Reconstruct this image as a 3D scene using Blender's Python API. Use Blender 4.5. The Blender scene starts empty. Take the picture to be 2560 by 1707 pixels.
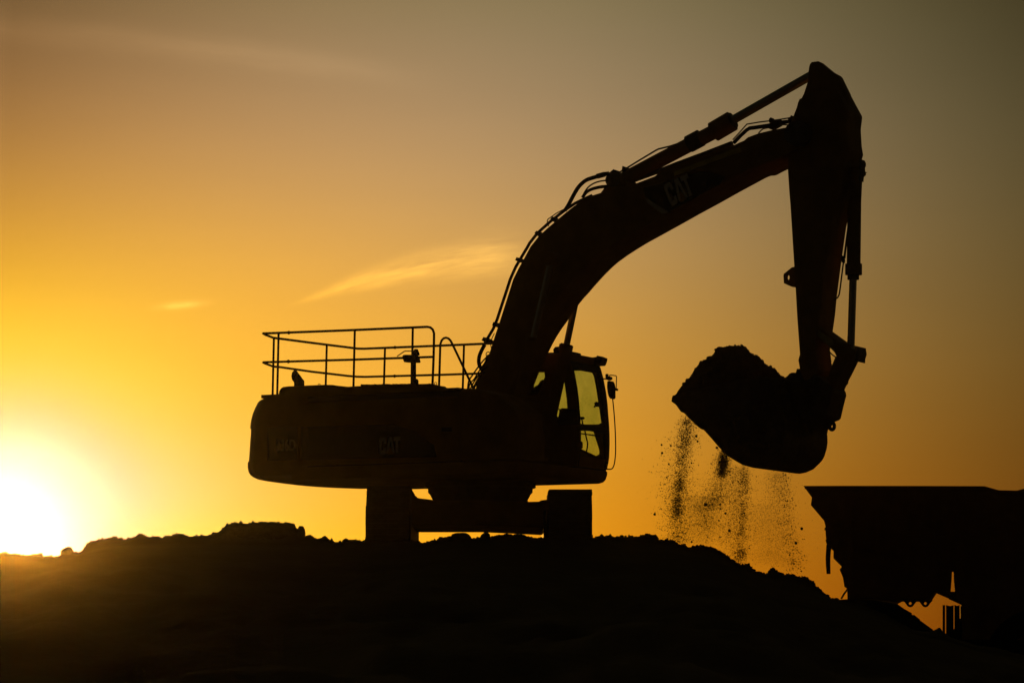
import bpy, bmesh, math, random
import numpy as np
from mathutils import Vector, Matrix
R = math.radians
random.seed(7); rng = np.random.default_rng(7)
S = bpy.context.scene; COL = S.collection

# ------------------------------------------------------------------ camera
F, CX, CY, HZ = 7700.0, 1280.0, 853.5, 1640.0          # focal length and horizon in pixels of the 2560 x 1707 photograph
EYE = Vector((0, 0, 1.7)); PITCH = math.atan((HZ - CY) / F)
cam = bpy.data.cameras.new('camera'); cam.sensor_width = 36; cam.lens = F / 2560 * 36
cam.clip_start = .5; cam.clip_end = 6000
co = bpy.data.objects.new('camera', cam); COL.objects.link(co)
co.location = EYE; co.rotation_euler = (math.pi / 2 + PITCH, 0, 0); S.camera = co
S.render.resolution_x = 1024; S.render.resolution_y = 682

# ------------------------------------------------------------------ sky
SUN_AZ, SUN_EL = -9.34, 2.26                            # degrees from the view's heading (+y), above the horizon
SKY = [[1.33258, -0.09156, -0.25189, -0.0037, -0.00513, 0.02547, -0.10942, -0.96123, 0.60127, -0.50121, -0.06221, -0.0334],
       [0.77584, -0.14289, -0.32585, -0.00252, 0.0021, 0.04303, 4.17204, -1.16745, -5.66176, -0.25529, -0.08617, -0.11829],
       [-6.49722, 0.24624, 0.97929, -0.01033, -0.06571, -0.01314, 8.359, -1.71922, -4.13185, 5.12118, -0.03299, 0.10401]]
W = bpy.data.worlds.new('World'); S.world = W; W.use_nodes = True
nt = W.node_tree; nt.nodes.clear()
class X:                                                # a node socket with arithmetic
    def __init__(s, k): s.k = k
    @staticmethod
    def m(op, *a):
        n = nt.nodes.new('ShaderNodeMath'); n.operation = op
        for i, v in enumerate(a):
            if isinstance(v, X): nt.links.new(v.k, n.inputs[i])
            else: n.inputs[i].default_value = v
        return X(n.outputs[0])
    def __add__(s, o): return X.m('ADD', s, o)
    __radd__ = __add__
    def __sub__(s, o): return X.m('SUBTRACT', s, o)
    def __rsub__(s, o): return X.m('SUBTRACT', o, s)
    def __mul__(s, o): return X.m('MULTIPLY', s, o)
    __rmul__ = __mul__
    def __truediv__(s, o): return X.m('DIVIDE', s, o)
def exp(a): return X.m('EXPONENT', a)
def clamp(a, lo, hi): return X.m('MINIMUM', X.m('MAXIMUM', a, lo), hi)
tc = nt.nodes.new('ShaderNodeTexCoord'); sp = nt.nodes.new('ShaderNodeSeparateXYZ')
nrm = nt.nodes.new('ShaderNodeVectorMath'); nrm.operation = 'NORMALIZE'
nt.links.new(tc.outputs['Generated'], nrm.inputs[0]); nt.links.new(nrm.outputs[0], sp.inputs[0])
dx, dy, dz = (X(sp.outputs[i]) for i in range(3))
AZ = X.m('ARCTAN2', dx, dy) * (180 / math.pi); EL = X.m('ARCSINE', dz) * (180 / math.pi)
u_ = X.m('ABSOLUTE', AZ - SUN_AZ); v_ = EL - SUN_EL
u = clamp(u_, 0, 21); v = clamp(v_, -2, 11.5)
over = clamp(u_ - 21, 0, 180) + clamp(v_ - 11.5, 0, 90)      # the glow goes on falling away from the sun
r1 = X.m('SQRT', u * u + v * v + .09); r2 = X.m('SQRT', u * u * (1 / 2.89) + v * v + .09)
e1 = exp(r1 * (-1 / 1.3)); e2 = exp(r2 * (-1 / 3.)); e3 = exp(r1 * r1 * (-1 / 3.0625)); e4 = exp(u * u * (-1 / 49.) + v * v * (-1 / 5.76))
core = exp(r1 * r1 * (-1 / 2.6))
def gauss(t, s): return exp(t * t * (-.5 / (s * s)))
def noise(vec, scale, detail=4, rough=.55):
    n = nt.nodes.new('ShaderNodeTexNoise'); n.inputs['Scale'].default_value = scale
    n.inputs['Detail'].default_value = detail; n.inputs['Roughness'].default_value = rough
    c = nt.nodes.new('ShaderNodeCombineXYZ')
    for i, q in enumerate(vec):
        if isinstance(q, X): nt.links.new(q.k, c.inputs[i])
        else: c.inputs[i].default_value = q
    nt.links.new(c.outputs[0], n.inputs['Vector']); return X(n.outputs['Fac'])
PD = 180 / math.pi / F
def frame(px, py, ang):                                 # degrees along and across a cloud streak centred on that direction
    a0 = (px - CX) * PD; e0 = (HZ - py) * PD; c, s = math.cos(ang), math.sin(ang)
    A, B = AZ - a0, EL - e0
    return A * c + B * s, B * c - A * s
def sstep(t, a, b):
    k = clamp((t - a) / (b - a), 0, 1); return k * k * (3 - 2 * k)
# wisp of cloud lit by the low sun
a1, b1 = frame(1040, 688, R(11.5))
b1 = b1 + .035 * a1 * a1 - .10
wid = .06 + .085 * (clamp(a1 + 2.2, 0, 4))
f1 = noise((a1 * .55, b1 * 3.2, 3.3), 1.6, 5)
fine = noise((a1 * .9, b1 * 9, 7.1), 1.5, 4)
w1 = exp(b1 * b1 / (wid * wid) * -1.3) * sstep(a1, -2.6, -1.2) * (1 - sstep(a1, 1.3, 2.5)) * clamp(.25 + 1.6 * (f1 - .3) + .9 * (fine - .5), 0, 1.3)
a2, b2 = frame(447, 771, R(6))
w2 = exp(b2 * b2 / (.065 * .065) * -1) * gauss(a2 - .03, .26) * clamp(.2 + 1.6 * noise((a2 * 2, b2 * 7, 1.2), 1.8, 3), 0, 1.2)
a3, b3 = frame(520, 136, R(-5.6))
b3 = b3 + .004 * a3 * a3 + .25 * (noise((a3 * .5, b3 * .4, 2.), 1.2, 2) - .5)
w3 = gauss(b3, .17) * (1 - sstep(a3, 1.4, 5.0)) * clamp(.35 + 1.1 * noise((a3 * .35, b3 * 3, 9.), 1.5, 4), 0, 1.2)
veil = noise((AZ * .06, EL * .35, 4.), 1.4, 5) - .5
cl = 1 + w1 * .75 + w2 * .42 + w3 * .18 + veil * .12
comb = nt.nodes.new('ShaderNodeCombineColor')
for i, c in enumerate(SKY):
    p = c[0] + u * c[1] + v * c[2] + u * u * c[3] + v * v * c[4] + u * v * c[5] + e1 * c[6] + e2 * c[7] + e3 * c[8] + e4 * c[9] + u * u * v * (c[10] * .01) + u * v * v * (c[11] * .01) - over * (.0185, .015, .0085)[i]
    q = exp(p) * (cl if i < 2 else 1 + w1 * .40 + w2 * .8 + w3 * .19 + veil * .12)
    if i == 1: green = q
    if i == 2: q = X.m('MINIMUM', q, green * .9)
    q = q + core * (1.3, 1.3, 1.25)[i]                     # the aureole close round the sun
    nt.links.new(q.k, comb.inputs[i])
bg = nt.nodes.new('ShaderNodeBackground'); ow = nt.nodes.new('ShaderNodeOutputWorld')
nt.links.new(comb.outputs[0], bg.inputs['Color']); bg.inputs['Strength'].default_value = 1
nt.links.new(bg.outputs[0], ow.inputs['Surface'])
W.cycles.sampling_method = 'MANUAL'; W.cycles.sample_map_resolution = 1024

# ------------------------------------------------------------------ sun, exposure, render settings
sl = bpy.data.lights.new('sun', 'SUN'); sl.energy = .42; sl.angle = R(.53); sl.color = (1, .42, .035)
so = bpy.data.objects.new('sun', sl); COL.objects.link(so)
to_sun = Vector((math.sin(R(SUN_AZ)) * math.cos(R(SUN_EL)), math.cos(R(SUN_AZ)) * math.cos(R(SUN_EL)), math.sin(R(SUN_EL))))
so.rotation_euler = (-to_sun).to_track_quat('-Z', 'Y').to_euler()
S.view_settings.view_transform = 'Standard'; S.view_settings.look = 'None'
S.view_settings.exposure = 0; S.view_settings.gamma = 1; S.view_settings.use_curve_mapping = False
S.render.engine = 'CYCLES'; S.cycles.use_denoising = True; S.cycles.denoising_input_passes = 'RGB_ALBEDO'
S.cycles.volume_bounces = 0; S.cycles.max_bounces = 6; S.cycles.transparent_max_bounces = 24
HAZE_DENSITY, HAZE_G = .00022, .981

# ------------------------------------------------------------------ materials
def mat(name, col, rough=.6, metal=0., var=.25, scale=6., bump=0., bscale=30., spec=.3):
    m = bpy.data.materials.new(name); m.use_nodes = True; t = m.node_tree; b = t.nodes['Principled BSDF']
    b.inputs['Roughness'].default_value = rough; b.inputs['Metallic'].default_value = metal
    b.inputs['Specular IOR Level'].default_value = spec
    c = t.nodes.new('ShaderNodeTexCoord'); n = t.nodes.new('ShaderNodeTexNoise')
    n.inputs['Scale'].default_value = scale; n.inputs['Detail'].default_value = 8; n.inputs['Roughness'].default_value = .65
    t.links.new(c.outputs['Object'], n.inputs['Vector'])
    r = t.nodes.new('ShaderNodeValToRGB'); r.color_ramp.elements[0].position = .3; r.color_ramp.elements[1].position = .72
    r.color_ramp.elements[0].color = (*[k * (1 - var) for k in col], 1); r.color_ramp.elements[1].color = (*[min(1, k * (1 + var)) for k in col], 1)
    t.links.new(n.outputs['Fac'], r.inputs[0]); t.links.new(r.outputs[0], b.inputs['Base Color'])
    if bump:
        n2 = t.nodes.new('ShaderNodeTexNoise'); n2.inputs['Scale'].default_value = bscale; n2.inputs['Detail'].default_value = 6
        t.links.new(c.outputs['Object'], n2.inputs['Vector'])
        k = t.nodes.new('ShaderNodeBump'); k.inputs['Strength'].default_value = bump; k.inputs['Distance'].default_value = .05
        t.links.new(n2.outputs['Fac'], k.inputs['Height']); t.links.new(k.outputs[0], b.inputs['Normal'])
    return m
M = {'yellow': mat('weathered_yellow_paint', (.34, .19, .022), .6, 0, .3, 3),
     'black': mat('black_paint', (.03, .03, .032), .55, 0, .3, 5),
     'grey': mat('grey_paint', (.10, .10, .10), .6, 0, .3, 5),
     'steel': mat('worn_steel', (.16, .14, .12), .6, .6, .35, 8, .3, 40),
     'chrome': mat('chrome_rod', (.45, .47, .5), .3, .9, .05),
     'rubber': mat('black_rubber', (.02, .02, .02), .75, 0, .3, 8),
     'seat': mat('seat_fabric', (.04, .04, .045), .9),
     'white': mat('white_decal', (.8, .8, .78), .45, 0, .05),
     'truck': mat('dusty_truck_paint', (.30, .18, .04), .65, 0, .35, 2),
     'bed': mat('worn_bed_steel', (.12, .10, .085), .7, .3, .4, 3),
     'lamp': mat('lamp_lens', (.5, .5, .48), .2),
     'dirt': mat('dry_earth', (.13, .085, .05), .95, 0, .4, 9, .8, 40, .1),
     'rock': mat('dusty_rock', (.17, .13, .09), .9, 0, .35, 12, .6, 60, .15),
     'ground': mat('packed_earth', (.14, .095, .06), .95, 0, .08, 1.3, .8, 9, .1)}
def glass():
    m = bpy.data.materials.new('tinted_cab_glass'); m.use_nodes = True; t = m.node_tree; t.nodes.clear()
    o = t.nodes.new('ShaderNodeOutputMaterial'); a = t.nodes.new('ShaderNodeBsdfTransparent'); g = t.nodes.new('ShaderNodeBsdfGlossy')
    n = t.nodes.new('ShaderNodeTexNoise'); n.inputs['Scale'].default_value = 3; n.inputs['Detail'].default_value = 8
    r = t.nodes.new('ShaderNodeValToRGB'); r.color_ramp.elements[0].color = (.74, .83, .72, 1); r.color_ramp.elements[1].color = (.85, .915, .84, 1)
    r.color_ramp.elements[0].position = .3; r.color_ramp.elements[1].position = .7
    c = t.nodes.new('ShaderNodeTexCoord'); t.links.new(c.outputs['Object'], n.inputs['Vector'])
    t.links.new(n.outputs['Fac'], r.inputs[0]); t.links.new(r.outputs[0], a.inputs['Color'])
    g.inputs['Roughness'].default_value = .05; x = t.nodes.new('ShaderNodeMixShader'); x.inputs[0].default_value = .03
    t.links.new(a.outputs[0], x.inputs[1]); t.links.new(g.outputs[0], x.inputs[2]); t.links.new(x.outputs[0], o.inputs[0])
    return m
M['glass'] = glass()

# ------------------------------------------------------------------ view rays and frames
CP, SP = math.cos(PITCH), math.sin(PITCH)
def ray(px, py):
    x, z = (px - CX) / F, -(py - CY) / F
    return Vector((x, CP - z * SP, SP + z * CP))
def at(px, py, Y):                                      # world point at depth Y on that ray
    d = ray(px, py); return EYE + d * (Y / d.y)
def proj(p):
    d = p - EYE; f = d.y * CP + d.z * SP; z = d.z * CP - d.y * SP
    return CX + F * d.x / f, CY - F * z / f
class Frame:                                            # local axes: s forward, w sideways (away from the camera), z up
    def __init__(k, origin, yaw):
        k.o = origin; k.yaw = yaw; c, s = math.cos(yaw), math.sin(yaw)
        k.f = Vector((c, s, 0)); k.l = Vector((-s, c, 0))
    def P(k, px, py, w=0.):
        d = ray(px, py); e = EYE - k.o
        t = (w - e.dot(k.l)) / d.dot(k.l); q = e + d * t
        return Vector((q.dot(k.f), w, q.z))
    def world(k, q): return k.o + k.f * q[0] + k.l * q[1] + Vector((0, 0, q[2]))
    def carve(k, pts, w0, w1):                          # the profile (s, z) of a plate w0..w1 thick whose outline in the view is pts
        n = len(pts); ar = sum(pts[i][0] * pts[(i + 1) % n][1] - pts[(i + 1) % n][0] * pts[i][1] for i in range(n))
        sg = 1 if ar > 0 else -1; out = []
        for i, p in enumerate(pts):
            a, b = pts[i - 1], pts[(i + 1) % n]
            nx = ny = 0
            for (q, r) in ((a, p), (p, b)):
                ex, ey = r[0] - q[0], r[1] - q[1]; l = math.hypot(ex, ey) or 1
                nx += sg * ey / l; ny -= sg * ex / l
            q = k.P(*p, w0); x1, y1 = proj(k.world(Vector((q.x, w1, q.z))))
            if nx * (x1 - p[0]) + ny * (y1 - p[1]) > 0: q = k.P(*p, w1)
            out.append((q.x, q.z))
        return out

# ------------------------------------------------------------------ mesh building
class MB:
    def __init__(s): s.v = []; s.f = []
    def add(s, vs, fs):
        o = len(s.v); s.v += [tuple(q) for q in vs]; s.f += [tuple(i + o for i in f) for f in fs]; return s
    def prism(s, prof, w0, w1):                         # profile in (s, z), extruded across w
        n = len(prof)
        return s.add([(a, w0, b) for a, b in prof] + [(a, w1, b) for a, b in prof],
                     [tuple(range(n)), tuple(range(2 * n - 1, n - 1, -1))] + [(i, i + n, (i + 1) % n + n, (i + 1) % n) for i in range(n)])
    def box(s, x0, x1, y0, y1, z0, z1):
        return s.prism([(x0, z0), (x1, z0), (x1, z1), (x0, z1)], y0, y1)
    def rings(s, rs, caps=True):
        n = len(rs[0]); vs = [q for r in rs for q in r]; fs = []
        for k in range(len(rs) - 1):
            for i in range(n):
                j = (i + 1) % n; fs.append((k * n + i, k * n + j, (k + 1) * n + j, (k + 1) * n + i))
        if caps: fs += [tuple(range(n - 1, -1, -1)), tuple(range((len(rs) - 1) * n, len(rs) * n))]
        return s.add(vs, fs)
    def tube(s, pts, r, n=10):
        pts = [Vector(p) for p in pts]; rr = r if isinstance(r, (list, tuple)) else [r] * len(pts); rs = []; up = None
        for i, p in enumerate(pts):
            t = (pts[min(i + 1, len(pts) - 1)] - pts[max(i - 1, 0)]).normalized()
            if up is None: up = Vector((0, 1, 0)) if abs(t.y) < .9 else Vector((0, 0, 1))
            a = (up - t * up.dot(t)).normalized(); b = t.cross(a); up = a
            rs.append([p + (a * math.cos(2 * math.pi * j / n) + b * math.sin(2 * math.pi * j / n)) * rr[i] for j in range(n)])
        return s.rings(rs)
    def lathe(s, c, prof, n=40):                        # prof: (radius, z) round a vertical axis
        return s.rings([[(c[0] + r * math.cos(2 * math.pi * j / n), c[1] + r * math.sin(2 * math.pi * j / n), z) for j in range(n)] for r, z in prof])
    def disc(s, c, r, w0, w1, n=24, rough=0):           # cylinder along w
        return s.rings([[(c[0] + r * math.cos(2 * math.pi * j / n), w, c[1] + r * math.sin(2 * math.pi * j / n)) for j in range(n)] for w in (w0, w1)])
    def mesh(s, name, m, smooth=False):
        me = bpy.data.meshes.new(name); me.from_pydata(s.v, [], s.f)
        b = bmesh.new(); b.from_mesh(me); bmesh.ops.recalc_face_normals(b, faces=b.faces); b.to_mesh(me); b.free()
        me.materials.append(m)
        if smooth:
            me.polygons.foreach_set('use_smooth', [True] * len(me.polygons))
            try: me.set_sharp_from_angle(angle=R(35))
            except Exception: pass
        return me
    def obj(s, name, m, parent=None, smooth=False, bevel=0):
        o = bpy.data.objects.new(name, s.mesh(name, m, smooth)); COL.objects.link(o); o.parent = parent
        if bevel:
            k = o.modifiers.new('bevel', 'BEVEL'); k.width = bevel; k.segments = 2; k.limit_method = 'ANGLE'; k.angle_limit = R(40)
        return o
def link(name, me, parent=None):
    o = bpy.data.objects.new(name, me); COL.objects.link(o); o.parent = parent; return o
def tag(o, label, cat, group=None):
    o['label'] = label; o['category'] = cat
    if group: o['group'] = group
    return o
def empty(name, loc, rz=0):
    o = bpy.data.objects.new(name, None); COL.objects.link(o); o.location = loc; o.rotation_euler = (0, 0, rz); o.empty_display_size = .3; return o
def smooth_path(pts, sub=6):                            # Catmull-Rom
    p = [Vector(q) for q in pts]; p = [2 * p[0] - p[1]] + p + [2 * p[-1] - p[-2]]; out = []
    for i in range(1, len(p) - 2):
        for k in range(sub):
            t = k / sub; a, b, c, d = p[i - 1:i + 3]
            out.append(.5 * ((2 * b) + (c - a) * t + (2 * a - 5 * b + 4 * c - d) * t * t + (3 * b - a - 3 * c + d) * t ** 3))
    return out + [p[-2]]
def hole_plate(prof, holes, place, thick):              # flat outline with openings -> plate; place(a, b, t) gives the 3-D point
    b = bmesh.new(); es = []
    for loop in [prof] + holes:
        vs = [b.verts.new((p[0], p[1], 0)) for p in loop]
        es += [b.edges.new((vs[i], vs[(i + 1) % len(vs)])) for i in range(len(vs))]
    bmesh.ops.triangle_fill(b, use_beauty=True, use_dissolve=False, edges=es)
    b.verts.index_update(); mb = MB(); V = [v.co.copy() for v in b.verts]; n = len(V)
    fs = [tuple(v.index for v in f.verts) for f in b.faces]
    bd = [(e.verts[0].index, e.verts[1].index) for e in b.edges if len(e.link_faces) == 1]; b.free()
    return mb.add([place(q.x, q.y, 0) for q in V] + [place(q.x, q.y, thick) for q in V],
                  fs + [tuple(i + n for i in f[::-1]) for f in fs] + [(i, j, j + n, i + n) for i, j in bd])
def text_mesh(body, size, bold, m, extrude=.004):
    c = bpy.data.curves.new('lettering', 'FONT'); c.body = body; c.size = size; c.offset = bold; c.extrude = extrude; c.resolution_u = 4
    o = bpy.data.objects.new('lettering', c); COL.objects.link(o); dg = bpy.context.evaluated_depsgraph_get(); dg.update()
    me = bpy.data.meshes.new_from_object(o.evaluated_get(dg)); bpy.data.objects.remove(o); bpy.data.curves.remove(c)
    me.materials.clear(); me.materials.append(m); return me
def rnoise(n, seed):
    g = np.random.default_rng(seed); return g.standard_normal(n)

# ================================================================== GROUND
YC = 41.0                                               # distance of the crest of the mound
CREST = [(0,1381),(23,1384.7),(65,1386),(113,1389),(151,1390),(187,1382),(199,1383),(207,1379),(214,1374),(216,1367),(220,1360.5),(228,1355),(237,1351),(260,1350),(275,1346),(287,1341),(295,1345),(306,1347),(325,1345),(340,1343),(343,1346),(346,1338),(360,1339),(367,1343),(375,1346),(395,1343),(417,1341),(432,1336.5),(445,1338),(459,1341),(478,1341),(490,1339),(509,1340),(528,1343),(550,1340),(574,1341),(610,1344),(650,1342),(700,1345),(767,1341),(784,1344),(798,1348),(821,1351),(853,1353.7),(872,1352),(880,1350),(910,1350),(960,1352),(1000,1351),(1040,1352),(1061,1356),(1081,1350.5),(1098,1348),(1106,1344),(1118,1342),(1130,1341),(1149,1341),(1166,1342),(1174,1348),(1179,1349),(1188,1346),(1198,1344),(1214,1345),(1230,1341.5),(1245,1338),(1261,1335.5),(1275,1337),(1291,1334),(1303,1338),(1315,1339.6),(1335,1342),(1353,1345),(1400,1346),(1450,1346),(1474,1345),(1486,1346),(1500,1342),(1525,1338.6),(1534,1342),(1538,1345),(1550,1340),(1560,1341),(1568,1343),(1577,1339.5),(1588,1342),(1600,1338),(1616,1335.6),(1636,1336.5),(1641,1342),(1645,1347),(1660,1350),(1672,1349),(1690,1354),(1693,1360),(1711,1362),(1720,1369),(1730,1366),(1755,1363),(1785,1368),(1795,1376),(1803,1381),(1816,1387),(1821,1394.6),(1839,1403.5),(1842,1409.5),(1854,1412),(1870,1412),(1880,1418),(1886,1424),(1890,1430),(1901,1431),(1907,1436),(1919,1436),(1921,1425),(1928,1422),(1937,1427),(1950,1432),(1964,1436),(1982,1433),(1988,1441.6),(2017,1443.7),(2025,1449.6),(2035,1451),(2037,1458),(2039,1466),(2059,1482),(2080,1495),(2089,1494),(2098,1498),(2117,1501),(2150,1506),(2200,1528),(2250,1556),(2290,1577),(2330,1579),(2342,1571),(2350,1566),(2355,1574),(2375,1590),(2420,1606),(2480,1618),(2560,1635),(2700,1650),(3000,1660)]
cx = np.array([at(px, py, YC).x for px, py in CREST]); cz = np.array([at(px, py, YC).z for px, py in CREST])
xs = np.concatenate([-np.geomspace(900, 9, 46), np.arange(-8.4, 8.4, .014), np.geomspace(9, 900, 46)])
ys = np.concatenate([np.linspace(-40, 3, 12), np.linspace(4, 30, 66), np.linspace(30.2, 40.2, 80), np.arange(40.3, 41.8, .03), np.linspace(41.9, 60, 70), np.geomspace(62, 900, 30)])
def fbm1(x, seed, f0, oct=5):
    g = np.random.default_rng(seed); out = np.zeros_like(x)
    for o in range(oct):
        f = f0 * 2 ** o; n = 4096; tab = g.standard_normal(n); q = x * f + 1000; i = np.floor(q).astype(int); t = q - i; t = t * t * (3 - 2 * t)
        out += (tab[i % n] * (1 - t) + tab[(i + 1) % n] * t) / 2 ** o
    return out
def fbm2(x, y, seed, f0, oct=5):
    g = np.random.default_rng(seed); out = np.zeros(np.broadcast(x, y).shape)
    for o in range(oct):
        f = f0 * 2 ** o; n = 256; tab = g.standard_normal((n, n)); qx = x * f + 500.; qy = y * f + 500.
        i = np.floor(qx).astype(int); j = np.floor(qy).astype(int); a = qx - i; b = qy - j; a = a * a * (3 - 2 * a); b = b * b * (3 - 2 * b)
        i0, i1, j0, j1 = i % n, (i + 1) % n, j % n, (j + 1) % n
        out += ((tab[i0, j0] * (1 - a) + tab[i1, j0] * a) * (1 - b) + (tab[i0, j1] * (1 - a) + tab[i1, j1] * a) * b) / 2 ** o
    return out
crest = np.interp(xs, cx, cz) + np.where(xs < -2, .010, .0055) * np.clip(fbm1(xs, 3, 11., 4), -1.6, 2)
k = np.hanning(81); k /= k.sum()
csm = np.interp(xs, cx, cz)
inn = (xs > -8.4) & (xs < 8.4)
csm_in = np.convolve(np.pad(csm[inn], 40, mode='edge'), k, 'valid'); csm[inn] = csm_in - .06
side = np.clip(1 - (np.abs(xs) - 16) / 60, 0, 1); side = side * side * (3 - 2 * side)          # the mound ends far to either side
csm *= side; crest = np.where(np.abs(xs) < 9, crest, csm)
XX, YY = np.meshgrid(xs, ys)
tfr = np.clip((YY - 9) / (YC - 9), 0, 1)
front = csm[None] * tfr ** 1.25
PLAT = 2.96
plat = np.minimum(PLAT, csm - .18)
plat = np.where(xs > 3.6, np.minimum(plat, np.interp(xs, [3.6, 4.6, 6], [2.9, .72, .72])), plat)[None] + 0 * YY
fall = np.clip((YY - 56) / 40, 0, 1); fall = fall * fall * (3 - 2 * fall)
back0 = plat * (1 - fall)
q = np.clip((YY - YC) / 1.1, 0, 1); q = q * q * (3 - 2 * q)
Z = np.where(YY <= YC, front, csm[None] * (1 - q) + back0 * q)
Z += (crest - csm)[None] * np.exp(-((YY - YC) / .22) ** 2)
amp = np.clip(tfr * (1 - tfr) * 4, 0, 1) * .10 + .004
Z += np.where(YY < YC - .25, amp * np.clip(fbm2(XX, YY, 5, .9, 5), -2, 2) - amp * .8, 0) * (np.abs(XX) < 60)
g = MB(); ny, nx = Z.shape
me = bpy.data.meshes.new('ground'); me.vertices.add(nx * ny)
me.vertices.foreach_set('co', np.stack([XX, YY, Z], -1).astype(np.float32).ravel())
I = (np.arange(ny - 1)[:, None] * nx + np.arange(nx - 1)[None]).ravel()
fl = np.stack([I, I + 1, I + nx + 1, I + nx], -1).astype(np.int32)
me.loops.add(fl.size); me.loops.foreach_set('vertex_index', fl.ravel()); me.polygons.add(len(fl))
me.polygons.foreach_set('loop_start', np.arange(len(fl), dtype=np.int32) * 4)
me.polygons.foreach_set('use_smooth', np.ones(len(fl), bool))
me.update(); me.validate(); me.materials.append(M['ground'])
link('ground', me)['kind'] = 'structure'

# ------------------------------------------------------------------ stones and rocks
def ico(sub=1):
    b = bmesh.new(); bmesh.ops.create_icosphere(b, subdivisions=sub, radius=1); b.verts.index_update()
    V = np.array([v.co[:] for v in b.verts]); Fc = np.array([[v.index for v in f.verts] for f in b.faces]); b.free(); return V, Fc
def lump_mesh(name, seed, rx, ry, rz, rough=.18, sub=3, m=None):
    V, Fc = ico(sub); g = np.random.default_rng(seed); d = np.zeros(len(V))
    for _ in range(14):                                  # flat facets and hollows, like broken rock
        n = g.standard_normal(3); n /= np.linalg.norm(n); h = V @ n; c = .55 + .4 * g.random()
        d = np.minimum(d, np.where(h > c, (c - h) * .8, 0))
    d += rough * .25 * np.sin(V @ g.standard_normal(3) * 5 + g.random() * 6) + rough * .18 * np.sin(V @ g.standard_normal(3) * 11)
    V = V * (1 + d[:, None]) * np.array([rx, ry, rz])
    me = bpy.data.meshes.new(name); me.from_pydata(V.tolist(), [], Fc.tolist()); me.materials.append(m or M['rock'])
    me.polygons.foreach_set('use_smooth', [True] * len(me.polygons)); return me
ROCKS = [(168.5,1379,17.5,15,'rounded rock standing alone on the low crest beside the glare of the sun'),
 (99,1388,10,8,'small smooth stone half sunk in the crest just left of the lone rounded rock'),
 (76,1390,9,5.5,'flattest of the stones half sunk in the crest under the sun glare'),
 (1149,1343,26,13,'broad humped rock on the crest between the two tracks, nearer the left track'),
 (1213.6,1343,14.7,16,'ball-shaped stone standing under the middle of the undercarriage'),
 (1256,1342,13,7,'low stone on the crest just right of the ball-shaped stone'),
 (1292,1342,11,8,'low stone on the crest nearest the inside of the right track'),
 (754,1330,11,17,'upright rock leaning on the right end of the dirt heap behind the crest'),
 (811,1347,9.5,9,'small pointed stone on the crest between the dirt heap and the left track'),
 (792,1350,12,6,'low stone at the foot of the upright rock beside the dirt heap'),
 (1525,1347,19,9,'broad low stone on the crest right of the right track'),
 (1618,1347,22,11,'wide flat-topped rock on the crest where the slope starts to fall below the bucket'),
 (1929,1434,11,12,'knobbly rock sticking up from the slope under the right end of the falling earth'),
 (2088,1499,10,7,'small rounded stone at the bottom of the slope beside the hanging hose of the truck'),
 (1757,1376,34,14,'long rounded boulder in the slope below the falling earth')]
for i, (px, py, rx, ry, lab) in enumerate(ROCKS):
    s = YC / F * 1.0; p = at(px, py + 1.5, YC - .02)
    o = link('rock', lump_mesh('rock', 40 + i, rx * s * 1.12, rx * s, ry * s * 1.12, .12)); o.location = p; tag(o, lab, 'rock', 'rocks along the crest of the mound')
# heap of spoil behind the crest, left of the machine
HEAP = [(495,1352),(509,1341),(532,1332),(547,1326),(557,1316.5),(563,1311),(570,1308),(590,1306.5),(612,1305),(630,1305.5),(643,1304),(646,1307),(652,1301),(660,1303),(666,1306),(680,1305),(700,1306),(706,1308),(716,1302),(728,1304),(737,1308),(740,1318),(746,1321),(756,1330),(768,1345),(780,1360)]
YH = 43.6; hp = [at(px, py, YH) for px, py in HEAP]; hx = np.array([p.x for p in hp]); hz = np.array([p.z for p in hp])
gx = np.linspace(hx[0], hx[-1], 150); gw = np.linspace(-1.1, 1.1, 36); h0 = 2.45
mb = MB(); prof = np.interp(gx, hx, hz) + .008 * fbm1(gx, 21, 12, 4)
nz = .05 * fbm2(gx[None] + 0 * gw[:, None], gw[:, None] + 0 * gx[None], 22, 4, 4)
vs = [(x, YH + w, h0 + (p - h0) * max(0, 1 - abs(w / 1.1) ** 2.2) + n * min(1, abs(w) * 3) - .10 * min(1, abs(w) * 3)) for w, nr in zip(gw, nz) for x, p, n in zip(gx, prof, nr)]
nn = len(gx); mb.add(vs, [(a * nn + b, a * nn + b + 1, (a + 1) * nn + b + 1, (a + 1) * nn + b) for a in range(len(gw) - 1) for b in range(nn - 1)])
tag(mb.obj('dirt_heap', M['dirt'], None, True), 'flat-topped heap of dark spoil behind the crest, left of the digger', 'dirt heap')
HV = np.array(mb.v)
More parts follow.
